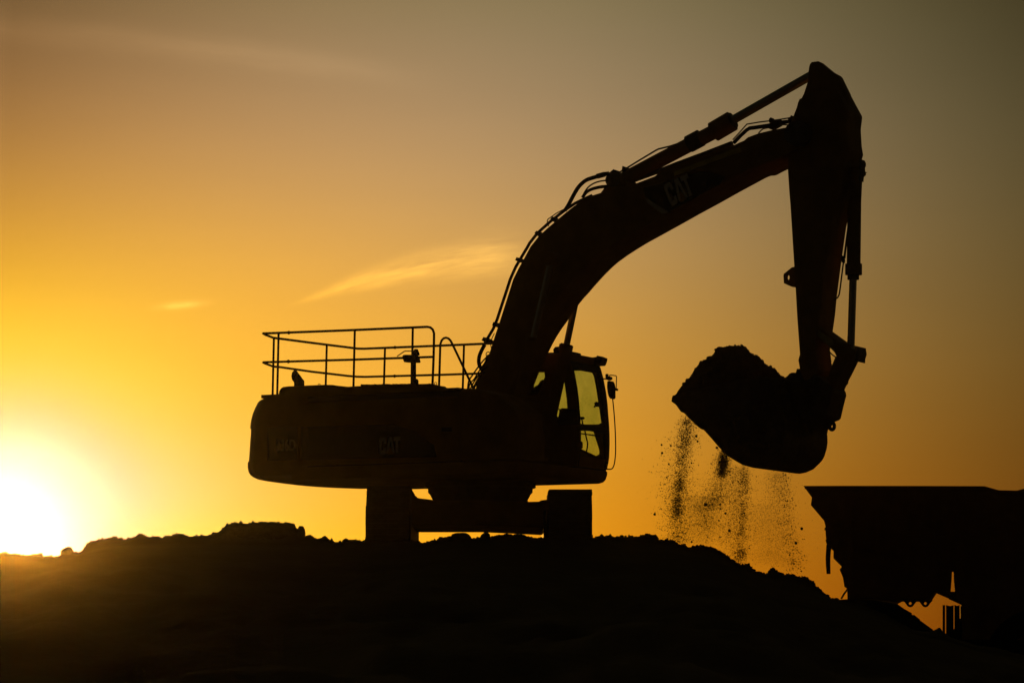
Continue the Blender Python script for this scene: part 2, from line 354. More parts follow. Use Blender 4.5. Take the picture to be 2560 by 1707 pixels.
# rubble strewn along the crest
V0, F0 = ico(2); nV = len(V0); NR = 4200
rx = rng.uniform(-7.2, 5.2, NR); ry = YC + rng.normal(0, .10, NR); rs = .006 + .018 * rng.random(NR) ** 3.2 + (rng.random(NR) < .02) * .02
iz = np.interp(rx, xs, crest); im = np.interp(rx, xs, csm); rz = im + (iz - im) * np.exp(-((ry - YC) / .22) ** 2) - (np.abs(ry - YC)) * .25
rs[:300] = rng.uniform(.028, .062, 300)
sc = rs[:, None] * rng.uniform(.6, 1.3, (NR, 3)); VV = V0[None] * (1 + .13 * rng.standard_normal((NR, nV, 1))) * sc[:, None]
VV += np.stack([rx, ry, rz + rs * .1 - (rs > .027) * rs * .7], -1)[:, None]
def soup(name, VV, F0, m):
    n, nv = VV.shape[:2]; fc = (F0[None] + (np.arange(n) * nv)[:, None, None]).reshape(-1, F0.shape[1]).astype(np.int32)
    me = bpy.data.meshes.new(name); me.vertices.add(n * nv); me.vertices.foreach_set('co', VV.astype(np.float32).ravel())
    me.loops.add(fc.size); me.loops.foreach_set('vertex_index', fc.ravel()); me.polygons.add(len(fc))
    me.polygons.foreach_set('loop_start', np.arange(len(fc), dtype=np.int32) * fc.shape[1]); me.update(); me.validate(); me.materials.append(m); return me
hs = HV[np.abs(HV[:, 1] - YH) < .5]; hi_ = rng.integers(0, len(hs), 420); hr = .007 + .024 * rng.random(420) ** 2
VH = V0[None] * (1 + .13 * rng.standard_normal((420, nV, 1))) * (hr[:, None] * rng.uniform(.7, 1.2, (420, 3)))[:, None] + (hs[hi_] - np.array([0, 0, .004]))[:, None]
hk = link('loose_stones', soup('loose_stones', VH, F0, M['dirt']), bpy.data.objects['dirt_heap']); hk['kind'] = 'stuff'
o = link('rubble', soup('rubble', VV, F0, M['dirt'])); o['kind'] = 'stuff'; o['label'] = 'loose clods and small stones along the crest of the mound'

# ================================================================== EXCAVATOR
TH = R(28)
M0 = Vector(((1199 - CX) / F * 45, 45, PLAT))
K = Frame(M0, -TH); P = K.P
EX = empty('excavator', M0, -TH)
tag(EX, 'crawler excavator silhouetted on the mound, its raised boom holding a loaded bucket', 'excavator')
class EMB(MB):                                          # meshes in the machine's own space (z above its ground)
    def obj(s, name, m, parent=EX, smooth=False, bevel=0):
        return MB.obj(s, name, m, parent, smooth, bevel)
def carve(name, pts, w0, w1, m, parent=EX, bevel=0): return EMB().prism(K.carve(pts, w0, w1), w0, w1).obj(name, m, parent, False, bevel)
def ptube(name, pts, r, m, parent=EX, sm=0, n=10):      # tube through (px, py, w)
    q = [P(*p) for p in pts]; q = smooth_path(q, sm) if sm else q
    return EMB().tube(q, r, n).obj(name, m, parent, True)
px_m = lambda px, w=0: px / F * (45 + w * .88)          # pixels to metres near the machine

# --- undercarriage: its own axes, tracks pointing at the camera
def uobj(mb, name, m, parent=EX, smooth=False, bevel=0):
    c, s = math.cos(TH), math.sin(TH)                   # world offsets (x, y) from the swing axis -> machine axes
    mb.v = [(x * c - y * s, x * s + y * c, z) for x, y, z in mb.v]
    return MB.obj(mb, name, m, parent, smooth, bevel)
LEN, HGT, SHOE, GAUGE = 4.9, 1.06, .60, 2.52
rr = HGT / 2 - .035; half = LEN / 2 - HGT / 2
per = 4 * half + 2 * math.pi * rr; NS = 49; pitch = per / NS
def onloop(t):                                          # point and tangent on the track loop in (y, z)
    t %= per
    if t < 2 * half: return (-half + t, HGT / 2 + rr, 1, 0)
    t -= 2 * half
    if t < math.pi * rr:
        a = t / rr; return (half + rr * math.sin(a), HGT / 2 + rr * math.cos(a), math.cos(a), -math.sin(a))
    t -= math.pi * rr
    if t < 2 * half: return (half - t, HGT / 2 - rr, -1, 0)
    t -= 2 * half; a = t / rr; return (-half - rr * math.sin(a), HGT / 2 - rr * math.cos(a), -math.cos(a), math.sin(a))
shoe_prof = [(-.113, -.012), (.113, -.012), (.113, .0), (.098, .0), (.094, .03), (.082, .03), (.078, .002), (.022, .002), (.018, .026), (.006, .026), (.002, .002), (-.062, .002), (-.066, .028), (-.078, .028), (-.082, 0), (-.113, 0)]
c_, s_ = math.cos(TH), math.sin(TH)
shoe_me = None
for sx in (-1, 1):
    x0 = sx * GAUGE / 2 + (.008 if sx < 0 else .025); zo = .055 if sx < 0 else 0.
    fr = MB().box(x0 - (.17 if sx < 0 else .37), x0 + (.31 if sx < 0 else .17), -half + .05, half, .20, .78)
    fr.box(x0 - .17, x0 + .17, -half - .1, half + .1, .28, .74)
    tr = uobj(fr, 'track', M['black'], bevel=.03)
    for t in (-1, 1):
        w = MB(); w.rings([[(x0 + a, t * half + r * math.cos(q), HGT / 2 + r * math.sin(q)) for q in np.linspace(0, 2 * math.pi, 29)[:-1]] for a, r in ((-.16, .40), (-.06, .40), (-.06, .44), (.06, .44), (.06, .40), (.16, .40))])
        uobj(w, 'idler_wheel' if t < 0 else 'drive_sprocket', M['steel'], tr, True)
    for i in range(8):
        y = -half + .25 + i * (2 * half - .5) / 7; w = MB()
        w.rings([[(x0 + a, y + .1 * math.cos(q), .17 + .1 * math.sin(q)) for q in np.linspace(0, 2 * math.pi, 17)[:-1]] for a in (-.2, .2)]); uobj(w, 'track_roller', M['steel'], tr, True)
    if shoe_me is None:
        k2 = MB().prism(shoe_prof, -SHOE / 2, SHOE / 2)  # profile (along travel, outward), across
        k2.v = [(b, a, c) for a, b, c in k2.v]; k2.add([(x, y, z) for x in (-.09, .09) for y in (-.1, .1) for z in (-.09, -.012)], [(0, 1, 3, 2), (4, 6, 7, 5), (0, 4, 5, 1), (2, 3, 7, 6), (0, 2, 6, 4), (1, 5, 7, 3)])
        shoe_me = k2.mesh('track_shoe', M['steel'])
    off = (.0 if sx < 0 else .4) * pitch
    for i in range(NS):
        y, z, ty, tz = onloop(i * pitch + off); o = link('track_shoe', shoe_me, tr)
        A = Matrix(((1, 0, 0, x0 + random.uniform(-.009, .009)), (0, ty, -tz, y), (0, tz, ty, z + zo), (0, 0, 0, 1))); o.matrix_basis = Matrix.Rotation(TH, 4, 'Z') @ A
# car body between the tracks and the swing ring, stepped as the view shows
q = lambda px, py, Y=45.: at(px, py, Y)
def uxz(pts, Y): return [(q(a, b, Y).x - M0.x, q(a, b, Y).z - PLAT) for a, b in pts]
b = MB(); b.prism(uxz([(1030,1240),(1050,1245),(1084,1249),(1319,1253.5),(1348,1253),(1352,1250),(1375,1247),(1410,1250),(1410,1319),(1356,1319),(1200,1311.5),(1040,1311.5),(1028,1311.5)], 43.6), -1.4, 1.2)
uobj(b, 'car_body', M['yellow'], bevel=.02)
zz = [q(1200, y).z - PLAT for y in (1206, 1219, 1222, 1231, 1236, 1244, 1249, 1256)]
ra = [px / F * 45 / 1 for px in (138, 139, 131, 131, 126, 122, 119, 119)]
uobj(MB().lathe((0.01, 0, 0), list(zip(ra, zz)), 72), 'swing_ring', M['steel'], smooth=True)

# --- upper works
z_deck = P(1430, 1211, 1.58).z; z_lip = P(1519, 1178, 1.58).z
s_front = P(1519.5, 1180, 1.58).x
z_bot = P(626, 1186, -.99).z
dk = [(-2.35, z_deck), (s_front - .14, z_deck), (s_front - .07, z_deck + .02), (s_front - .03, z_deck + .055), (s_front - .005, z_deck + .12), (s_front, z_lip), (-2.35, z_lip)]
EMB().prism(dk, -1.42, 1.58).obj('deck', M['yellow'], bevel=.015)
# counterweight: the side outline swept over the width with rounded rear corners
CWL = [(653,1003),(649,1005),(645,1009),(638,1023),(632,1038),(629,1050),(627,1062),(626,1071),(628.5,1073),(627.5,1090),(626,1108),(624.5,1132),(623,1155),(620,1157),(620,1170),(622,1180),(626,1187),(632,1192)]
def rear(w): return .55 * abs(w / 1.45) ** 3
cw = [P(a, b_, -.99) for a, b_ in CWL]; rs = []
NWS = 41
z_cw = P(640, 1195, -.99).z
for i in range(NWS):
    w = -1.45 + 2.9 * i / (NWS - 1); sh = rear(w) - rear(.99)
    ring = [(p.x + sh, w, p.z) for p in cw] + [(cw[-1].x + sh + .05, w, z_cw - .05 * max(0, w + .99) / 2.4), (-2.2, w, z_cw - .05 * max(0, w + .99) / 2.4), (-2.2, w, cw[0].z)]
    rs.append(ring)
cwo = EMB().rings(rs).obj('counterweight', M['yellow'], smooth=True)
HOOD = [(653,1003),(653,987),(675,986),(697,985),(698,978),(702,971),(708,967),(720,965.5),(775,963),(790,962.5),(815,961.5),(832,962),(845,964),(870,966.5),(890,965),(910,964.5),(960,962.5),(1010,961),(1050,959.5),(1072,959),(1085,960),(1100,964),(1113,966),(1120,972),(1130,981),(1136,988),(1141,992),(1148,1003)]
hd = [P(a, b_, -1.40) for a, b_ in HOOD]; zc = cw[0].z + .004
cut_s = P(925, 965, -1.40).x
pts_ = [(p.x, max(p.z, zc)) for p in hd]; main_ = [p for p in pts_ if p[0] < cut_s]; zcut = float(np.interp(cut_s, [p[0] for p in pts_[3:]], [p[1] for p in pts_[3:]]))
hood = EMB().prism(main_ + [(cut_s, zcut), (cut_s + .05, zc)], -1.40, 1.40).obj('engine_hood', M['yellow'])
hz2 = K.carve([(925,1003),(925,964)] + [q_ for q_ in HOOD if q_[0] > 930], -1.395, -1.22)
EMB().prism([(a, max(b_, zc + .001)) for a, b_ in hz2], -1.395, -1.22).obj('hood_side_rail', M['yellow'], hood)
EMB().box(cut_s + .06, P(1128, 1003, -1.40).x, -1.2, 1.3, zc + .001, zc + .045).obj('walkway_plate', M['black'], hood)
s0, s1, s2 = P(664, 1100, -1.42).x, P(836, 1100, -1.42).x, P(1148, 1100, -1.42).x
zt = P(800, 1005, -1.42).z
EMB().box(-2.15, s2, -1.30, 1.40, z_lip + .002, zc - .002).obj('engine_bay', M['black'])
for a, b_ in ((s0 + .52, s1 - .012), (s1 + .012, s2 - .012)):
    d = EMB().box(a, b_, -1.43, -1.305, z_lip + .02, zt).obj('side_door', M['yellow'], bevel=.02)
    EMB().box(b_ - .26, b_ - .10, -1.446, -1.432, zt - .50, zt - .44).obj('door_latch', M['black'], d)
# tank and tool box in front of the engine bay
tk = [(s2 + .03, z_lip + .01), (P(1290, 1100, -1.42).x, z_lip + .01), (P(1290, 1100, -1.42).x, P(1260, 1030, -1.42).z), (P(1240, 985, -1.42).x, P(1240, 985, -1.42).z), (P(1190, 971, -1.42).x, P(1190, 971, -1.42).z), (P(1163, 971, -1.42).x, P(1163, 971, -1.42).z), (P(1153, 974, -1.42).x, P(1153, 974, -1.42).z), (P(1146, 983, -1.42).x, P(1146, 983, -1.42).z), (P(1144, 992, -1.42).x, P(1144, 992, -1.42).z)]
EMB().prism(tk, -1.42, -.55).obj('fuel_tank', M['yellow'], bevel=.02)
ptube('fuel_hose', [(1120,984,-1.2),(1130,981,-1.2),(1138,985,-1.2),(1143,990,-1.2)], .017, M['rubber'], sm=4)
EMB().box(.12, .85, -.52, .6, z_lip + .01, P(1230, 1000, -.5).z).obj('boom_tower', M['yellow'], bevel=.02)
# hood furniture
def ringloft(name, rows, w, m, depth=.09):
    rs = []
    for (ax, ay, bx, by) in rows:
        a, b_ = P(ax, ay, w), P(bx, by, w); c = (a + b_) / 2; h = (b_ - a) / 2
        rs.append([c + h * math.cos(t) + Vector((0, max(depth * h.length / .065, .01), 0)) * math.sin(t) for t in np.linspace(0, 2 * math.pi, 21)[:-1]])
    return EMB().rings(rs).obj(name, m, EX, True)
ringloft('exhaust_stack', [(737,968,759,968),(737,957,759,951),(732,950,755,946.5),(730,941,751,940.5),(731.5,931,746,934),(736,924.5,741.5,926.5)], -.3, M['black'], .065)
iw = -.2
st = ringloft('intake_stack', [(1027,966,1039.5,966),(1027.5,904,1039.5,904)], iw, M['black'], .065)
r_ = ringloft('intake_cap', [(1013,905.5,1048,905.5),(1049,904.5,1049,904.5),(1010,896,1046,894),(1008,892,1044,888.5),(1010,888,1040,888)][0:1] + [(1012,904,1049,904.5),(1009,896,1047,896),(1008.5,891,1045,890),(1011,888,1041,888)], iw, M['black'], .065); r_.parent = st
r_ = ringloft('nozzle', [(1033,889,1048,888),(1034,880,1048,884),(1036.5,872.5,1044,872.5)], iw, M['black'], .065); r_.parent = st
r_ = ptube('spray_pipe', [(993,890.5,iw),(1010,878.5,iw),(1014,877.5,iw),(1036,877.5,iw)], .008, M['steel'], st)
ringloft('filler_cap', [(1036,963,1046,962.5),(1036,950,1045.5,950),(1038,947,1043,947)], iw - .15, M['black'], .065)
for px in (798, 1089): ptube('lifting_eye', [(px - 2.5, 966, -1.0), (px - 2.5, 961 if px < 1000 else 957, -1.0), (px, 959 if px < 1000 else 955.5, -1.0), (px + 2.5, 961 if px < 1000 else 957, -1.0), (px + 2.5, 966, -1.0)], .005, M['steel'], sm=3, n=6)
for i in range(30): px = 905 + i * 4.2 + random.uniform(-1, 1); EMB().box(P(px, 965, -.95).x, P(px + 2.6, 965, -.95).x, -1.0, -.9, P(px, 968, -.95).z, P(px, 961.4 - .013 * (px - 905) + random.uniform(-.6, .8), -.95).z).obj('tread_lug', M['steel'], hood)
# guard rails on top
wn, wf, wc = -1.30, 1.12, -.62
HR = px_m(3.1); HP = px_m(2.9)
NB = (658, 833.5, wn)
nr = ptube('guard_rail', [(658,833.5,wn),(700,832,wn),(860,826,wn),(1000,820,wn),(1068,817,wn),(1076,818.5,wn),(1082,824,wn),(1085,833,wn),(1085,845,wn),(1084,892,wn),(1082.5,930,wn),(1081,968,wn)], HR, M['black'])
ptube('mid_rail', [(658,905.5,wn),(880,899,wn),(1083,892,wn)], HP, M['black'], nr)
for a, b_ in (((696.5,833,wn),(693,988,wn)), ((887,825,wn),(883.5,973,wn)), ((1032,819,wn),(1029.5,965,wn))): ptube('rail_post', [a, b_], HP, M['black'], nr)
fr_ = ptube('guard_rail', [(658,833.5,wn),(664,837,-1.1),(684,844.5,wc),(700,846.5,-.45),(780,857,.3),(880,869.5,1.05),(893,871.3,wf),(910,871.6,wf),(1000,868,wf),(1110,863.5,wf),(1240,858,wf)], HR, M['black'])
ptube('mid_rail', [(658,906,wn),(664,909,-1.1),(683,916,wc),(700,917.5,-.45),(780,929,.3),(870,939.5,1.0),(893,941.5,wf),(915,941.8,wf),(1000,939.5,wf),(1110,936.5,wf),(1215,933,wf)], HP, M['black'], fr_)
for a, b_ in (((684.7,845,wc),(681.5,990,wc)), ((817,862.5,.65),(814,972,.65)), ((962.5,869.5,wf),(959.5,972,wf)), ((1160,861,wf),(1156.5,985,wf))): ptube('rail_post', [a, b_], HP, M['black'], fr_)
for px, py, r0 in ((722,831.5,nr),(721,903.5,nr)): ptube('rail_joint', [(px - 1.2, py, wn), (px + 1.2, py, wn)], HR * 1.5, M['black'], r0)
for px, py, r0 in ((987.5,868.5,fr_),(986.5,940,fr_)): ptube('rail_joint', [(px - 1.2, py, wf), (px + 1.2, py, wf)], HR * 1.4, M['black'], r0)
gw_ = -1.0
ptube('step_handrail', [(1097.5,968,gw_),(1099,920,gw_),(1100.5,868,gw_),(1101,860,gw_),(1104,851,gw_),(1109,845.7,gw_),(1115,844,gw_),(1121,846,gw_),(1126,851,gw_),(1130,858,gw_),(1150,900,gw_),(1184,972,gw_)], HP, M['black'])

# --- boom
BW = .37
BOOM = [(1188,976),(1193,957),(1200,938),(1207,913),(1214,898),(1215,888),(1223,885),(1238,838),(1248,808),(1266,752),(1283,698),(1297,670),(1311,645),(1326,617),(1346,592),(1366,573),(1386,556),(1412,534),(1432,518),(1452,504),(1478,490),(1512,479),(1550,470),(1590,459),(1637,441),(1648,432),(1690,413),(1760,388),(1830,363),(1836,363),(1848,357),(1860,352),(1865,347.5),(1870,343.5),(1885,338),(1896,334),(1929,326),(1972,318),(2030,320),(2060,345),(2050,390),(1969,424),(1955,431),(1942,438),(1936,439.5),(1927,440),(1915,445),(1902,452),(1850,480),(1800,508),(1750,535),(1700,563),(1660,585),(1640,596),(1618,608),(1595,622),(1570,638),(1545,656),(1528,671),(1512,687),(1490,711),(1472,732),(1459,746),(1447,761),(1432,782),(1419,802),(1405,821),(1392,841),(1381,861),(1371,881),(1350,925),(1330,975),(1300,1010),(1240,1010),(1188,1000)]
boom = carve('boom', BOOM, -BW, BW, M['yellow'])
boom['label'] = 'curved yellow boom with a dark name panel on its side'
def pipe(name, pts, w, r, m='black', sm=4, parent=boom, n=8): return ptube(name, [(a, b_, w) for a, b_ in pts], px_m(r) if r > .3 else r, M[m], parent, sm, n)
# decal panel and lettering on the near face of the boom
def onface(a, b_, w): p = P(a, b_, w); return (p.x, p.z)
dw = -BW - .012
pan = EMB().prism([onface(*p, dw) for p in ((1610,470),(1612,492),(1668,532),(1800,460),(1812,440),(1755,428))], dw, -BW + .01).obj('name_panel', M['black'], boom)
EMB().prism([onface(*p, dw - .004) for p in ((1613,494),(1618,507),(1656,535),(1672,531),(1665,526))], dw - .004, dw + .002).obj('chevron_stripe', M['white'], boom)
EMB().prism([onface(*p, dw) for p in ((1684,430),(1686,440),(1853,379),(1849,367))], dw, -BW + .01).obj('reflective_strip', mat('yellow_reflective_strip', (.75, .62, .08), .35), boom)
def letters(body, a, b_, h, w, parent, bold=.02, wid=None):
    p0, p1 = P(*a, w), P(*b_, w); size = h; mt = text_mesh(body, size, bold * size, M['white'])
    x = [v.co.x for v in mt.vertices]; y = [v.co.y for v in mt.vertices]; L = (p1 - p0); sx = L.length / (max(x) - min(x)); ang = math.atan2(L.z, L.x)
    hs = h / (max(y) - min(y)); mn = min(x), min(y)
    for v in mt.vertices:
        X_, Y_ = (v.co.x - mn[0]) * sx, (v.co.y - mn[1]) * hs
        v.co = (p0.x + X_ * math.cos(ang) - Y_ * math.sin(ang), w - v.co.z, p0.z + X_ * math.sin(ang) + Y_ * math.cos(ang))
    return link('lettering', mt, parent)
CAT_C = [(.62,.64),(.62,.76),(.56,.8),(.36,.8),(.3,.74),(.3,.26),(.36,.2),(.56,.2),(.62,.26),(.62,.36),(.92,.36),(.92,.16),(.76,0),(.16,0),(0,.16),(0,.84),(.16,1),(.76,1),(.92,.84),(.92,.64)]
CAT_A = [(.98,.04),(1.30,1),(1.76,1),(2.08,.04),(1.80,.04),(1.56,.74),(1.50,.74),(1.26,.04)]
CAT_T = [(1.98,1),(1.98,.78),(2.26,.78),(2.26,.04),(2.58,.04),(2.58,.78),(2.88,.78),(2.88,1)]
def cat_mark(a, b_, h, w, parent):
    p0, p1 = P(*a, w), P(*b_, w); d = (p1 - p0) / 2.88; n = Vector((-d.z, 0, d.x)).normalized() * h
    f = lambda pts: [((p0 + d * x + n * y).x, (p0 + d * x + n * y).z) for x, y in pts]
    mb_ = EMB()
    for L in (CAT_C, CAT_A, CAT_T): mb_.prism(f(L), w - .004, w)
    mb_.obj('lettering', M['white'], parent)
    EMB().prism(f([(1.12, -.02), (1.94, -.02), (1.53, .46)]), w - .009, w - .005).obj('triangle_emblem', MARK, parent)
MARK = mat('emblem_yellow', (.5, .3, .03), .5)
cat_mark((1678,517), (1738,487), .34, dw - .004, boom)
for nm_, pts, w, par in (('side_decal', ((668,1068),(744,1066),(744,1150),(668,1152)), -1.453, cwo), ('side_decal', ((752,1066),(985,1060),(1040,1078),(1085,1112),(1092,1142),(752,1150)), -1.4335, hood)):
    EMB().prism([onface(*t, w) for t in pts], w, w + .003).obj(nm_, M['black'], par)
cat_mark((949,1136), (1001,1133), .24, -1.442, hood)
letters('336D', (691,1127), (738,1126), .165, -1.459, cwo, .004)
# stick cylinder
CM = 0.
def cyl(name, a, b_, ra, m='black', parent=EX, w=0., n=20): return ptube(name, [(*a, w), (*b_, w)], ra, M[m], parent, 0, n)
sc_ = cyl('stick_cylinder', (1555,451), (1792,326), px_m(18), 'yellow')
cyl('cylinder_gland', (1784,330), (1830,303), px_m(25), 'yellow', sc_)
cyl('cylinder_cap', (1824,306), (1834,300), px_m(20), 'steel', sc_)
cyl('clamp_band', (1722,361), (1752,345), px_m(21.5), 'black', sc_)
cyl('cylinder_rod', (1826,304), (2040,182), px_m(11), 'chrome', sc_)
EMB().disc(onface(1548,455,0), px_m(18), -.24, .24).obj('pivot_pin', M['steel'], sc_)
carve('cylinder_bracket', [(1502,482),(1520,458),(1535,440),(1560,440),(1585,452),(1600,468),(1570,482)], -.2, .2, M['yellow'], boom)
ptube('oil_pipe', [(1690,361,-.1),(1675,366,-.1),(1646,373,-.1),(1640,376,-.1),(1600,400,-.1),(1566,421,-.1),(1545,433,-.1)], px_m(2.2), M['steel'], sc_, n=8)
carve('valve_block', [(1518,436),(1530,426),(1538,425),(1548,428),(1551,438),(1545,446),(1530,452),(1519,449)], -.1, .1, M['black'], boom)
carve('pipe_clamp', [(1554,424),(1562,417),(1568,419),(1577,424),(1575,432),(1566,432),(1556,430)], -.08, .08, M['black'], boom)
# hydraulic lines on the boom
hw = -.30
pipe('hydraulic_hose', [(1522,434),(1510,436),(1488,443),(1465,451),(1447,467),(1434,488),(1422,511),(1412,527)], hw, 5.2, 'rubber')
pipe('hose_fitting', [(1493,441),(1512,436)], hw, 6.6, 'steel', 0)
pipe('hydraulic_hose', [(1520,451),(1502,453),(1486,458),(1472,467),(1462,480),(1455,494)], hw, 2.0, 'rubber')
pipe('hydraulic_hose', [(1520,466),(1500,468),(1480,473),(1466,481),(1456,494)], hw, 4.2, 'rubber')
pipe('steel_pipe', [(1480,489),(1452,501.5),(1437,509),(1412,526),(1395,539),(1377,553),(1349,578),(1338,590),(1324,608),(1318,619),(1300,649),(1289,668),(1280,688),(1275,700),(1266,728),(1254,764),(1243,798),(1233,822),(1217,849),(1206,870)], hw, 4.0, 'steel', 0)
pipe('steel_pipe', [(1412,522),(1390,534),(1369,549),(1368,554),(1372,566)], hw - .04, 1.4, 'steel', 0)
for px, py, a, r in ((1299,650,25,7),(1242,812,20,8),(1216,850,30,8),(1347,584,40,6.5),(1387,549,38,7)):
    c, s = math.cos(R(a)), math.sin(R(a)); h, l = r * .8, r * .9
    pts = [(px + i * l * c * 1.0 - j * h * .75 * s, py + i * l * s + j * h * .75 * c) for i, j in ((-.7, -1), (1.5, -1), (1.5, 1), (-.7, 1))]
    EMB().prism([onface(*t, hw) for t in pts], hw - .07, hw + .1).obj('pipe_clamp', M['black'], boom)
pipe('hydraulic_hose', [(1212,862),(1206,872),(1199,888),(1197,903),(1199,914),(1205,925),(1214,940)], hw, 5.0, 'rubber')
for pts in ([(1216,893),(1205,905),(1192,922),(1181,938),(1172,952),(1169,972)], [(1220,898),(1210,910),(1196,930),(1185,948),(1175,958),(1172,972)], [(1219,916),(1207,925),(1196,938),(1184,956),(1176,972)], [(1212,930),(1200,940),(1190,955),(1184,972)]): pipe('hydraulic_hose', pts, hw - .08, 2.0, 'rubber')
pipe('hydraulic_hose', [(1210,925),(1202,938),(1192,955),(1182,974)], hw, 3.6, 'rubber')
pipe('wire_loop', [(1236,833),(1229,848),(1227,860),(1228,870)], hw, 1.2, 'rubber')
pipe('wire_loop', [(1215,888),(1216,882),(1221,880),(1225,882)], hw, 1.2, 'rubber')
# lines at the head of the boom
pipe('steel_pipe', [(1832,350),(1846,335),(1867,311),(1900,305.5),(1930,302),(1950,299),(1984,293.5)], -.05, 1.7, 'steel', 0)
pipe('hydraulic_hose', [(1834,358),(1850,341),(1866,326),(1874,321),(1890,319),(1920,314.5),(1950,307),(1985,303)], .1, 5., 'rubber', 0)
pipe('steel_pipe', [(1896,334),(1903,326),(1909,322),(1925,319),(1960,312),(1978,314)], 0, 1.7, 'steel', 0)
for px, py in ((1929, 302), (1940, 307)): carve('pipe_clamp', [(px - 7, py - 4), (px + 6, py - 5), (px + 10, py + 2), (px + 4, py + 7), (px - 6, py + 5)], -.06, .06, M['black'], boom)
carve('hose_block', [(1918,310),(1945,302),(1955,301),(1955,316),(1935,327),(1922,322)], -.05, .05, M['black'], boom)
carve('hose_block', [(1968,296),(1976,292),(1984,291),(1986,297),(1970,299)], -.05, .05, M['black'], boom)
pipe('steel_pipe', [(1545,470),(1575,455),(1615,440),(1645,429),(1690,411),(1760,385),(1830,358)], .0, 5.6, 'steel', 0)
pipe('steel_pipe', [(1590,450),(1645,430),(1690,413),(1760,388),(1832,361)], .2, 5.0, 'steel', 0)
# boom cylinders
for w, a, m_, b_ in ((-.55, (1378,652), (1334,844), (1300,992)), (.55, (1455,676), (1417,860), (1371,1066))):
    c0 = cyl('boom_cylinder', m_, b_, px_m(15), 'yellow', EX, w)
    cyl('cylinder_rod', a, m_, px_m(8.3), 'chrome', c0, w); cyl('cylinder_gland', (m_[0] - 4, m_[1] - 2 + 20), (m_[0] + (0 if w < 0 else -1), m_[1] + 2), px_m(18), 'yellow', c0, w)
EMB().disc(onface(1378,648,-.55), px_m(17), -.64, -.38).obj('pivot_boss', M['yellow'], boom); EMB().disc(onface(1456,668,.55), px_m(15), .38, .64).obj('pivot_boss', M['yellow'], boom)
carve('hose_junction', [(1383,873),(1388,867),(1398,866),(1401,858),(1427,864),(1427,872),(1431,876),(1431,884),(1384,882)], .5, .75, M['black'])

# --- stick
SW = .27
STICK = [(2004,246),(2009.7,235),(2030,228),(2074,228),(2128,241),(2142,267),(2155,291),(2155.6,295),(2152,325),(2154.5,367),(2158,388),(2150,415),(2138,480),(2124,530),(2115.5,568),(2104.5,646),(2092,742),(2088,785),(2082,828),(2078,850),(2075,876),(2078.6,903),(2082,930),(2060,955),(2010,950),(2000,923),(1998,912),(1996,900),(1997.5,893),(2000,886),(1993.6,800),(1989,720),(1985.7,666),(1976,511),(1974,489),(1969.6,423),(1972,380),(1973,318),(1977,306),(1983,292),(1992,269),(1995,257),(1999,248)]
stick = carve('stick', STICK, -SW, SW, M['yellow'])
NOSE = [(2008,240),(2020.5,202),(2021.6,177),(2022.5,169),(2025,161),(2029,156),(2033,155.5),(2037,154.5),(2041,155.5),(2045.6,154.5),(2050,157),(2058,159),(2070,169),(2087,183),(2103,191.5),(2107,196),(2117,217),(2126.6,236),(2128,241),(2140,300),(2000,300)]
carve('stick_nose', NOSE, -.09, .09, M['yellow'], stick)
lug = [(1985.7,667),(1979,668.6),(1970,676),(1959.5,684.5),(1958.5,688),(1959.6,708),(1970,713),(1983,718),(1990,718.5)]
lw0, lw1 = -.02, .02
EMBp = hole_plate(K.carve(lug + [(2003,718),(2003,667)], lw0, lw1), [[onface(1971.8 + 3.4 * math.cos(t), 694 + 6.6 * math.sin(t), 0) for t in np.linspace(0, 2 * math.pi, 17)[:-1]]], lambda a, b_, t: (a, lw0 + t, b_), lw1 - lw0)
e_ = EMB(); e_.v, e_.f = EMBp.v, EMBp.f; e_.obj('lifting_lug', M['yellow'], stick)
carve('hose_fitting', [(2148,398),(2162,402),(2165,409),(2165,416),(2160,424),(2150,428)], -.1, .1, M['steel'], stick)
carve('hose_fitting', [(2150,430),(2158,428),(2165,433),(2165,438),(2159,444),(2157,452),(2148,452)], -.08, .08, M['steel'], stick)
EMB().disc(onface(2020, 345, 0), px_m(30), -.44, .44, 28).obj('boom_pin', M['steel'], boom)
# bucket cylinder and linkage
bc = ptube('bucket_cylinder', [(2140,420,0),(2136,500,0),(2134,668,0)], px_m(16.3), M['yellow'], EX, 0, 22)
cyl('cylinder_gland', (2134,660), (2134,687), px_m(20), 'yellow', bc); cyl('cylinder_cap', (2133,686), (2133,699), px_m(14), 'steel', bc)
cyl('cylinder_rod', (2132.5,698), (2127,872), px_m(9.), 'chrome', bc)
ptube('steel_pipe', [(2123,545,-.12),(2120,568,-.12),(2110.5,640,-.12),(2100.5,720,-.12),(2098,736,-.12),(2094,744,-.12),(2084,750,-.12)], px_m(2.), M['steel'], stick, n=8)
ptube('steel_pipe', [(2121,560,-.05),(2112,646,-.05)], px_m(2.), M['steel'], stick, n=8)
carve('pipe_clamp', [(2103,644),(2112,641),(2113,653),(2104,656)], -.14, -.02, M['black'], stick)
LW = .24
lk = carve('idler_link', [(2040,805),(2050,800),(2081,828.5),(2118,855),(2136,863.5),(2146,866),(2150,885),(2140,900),(2118,900),(2092,892),(2086,880),(2075,869),(2050,845)], -LW, LW, M['yellow'])
EMB().prism([onface(*t, -LW - .006) for t in ((2031,823),(2044,824),(2080,848),(2084,858),(2074,866),(2050,846))], -LW - .006, -LW + .01).obj('warning_strip', mat('faded_warning_paint', (.62, .56, .2), .5), lk)
carve('link_pin', [(2146,866),(2165,873),(2167,886),(2162,902),(2155,906),(2144,904),(2138,885)], .02, .30, M['steel'], lk)
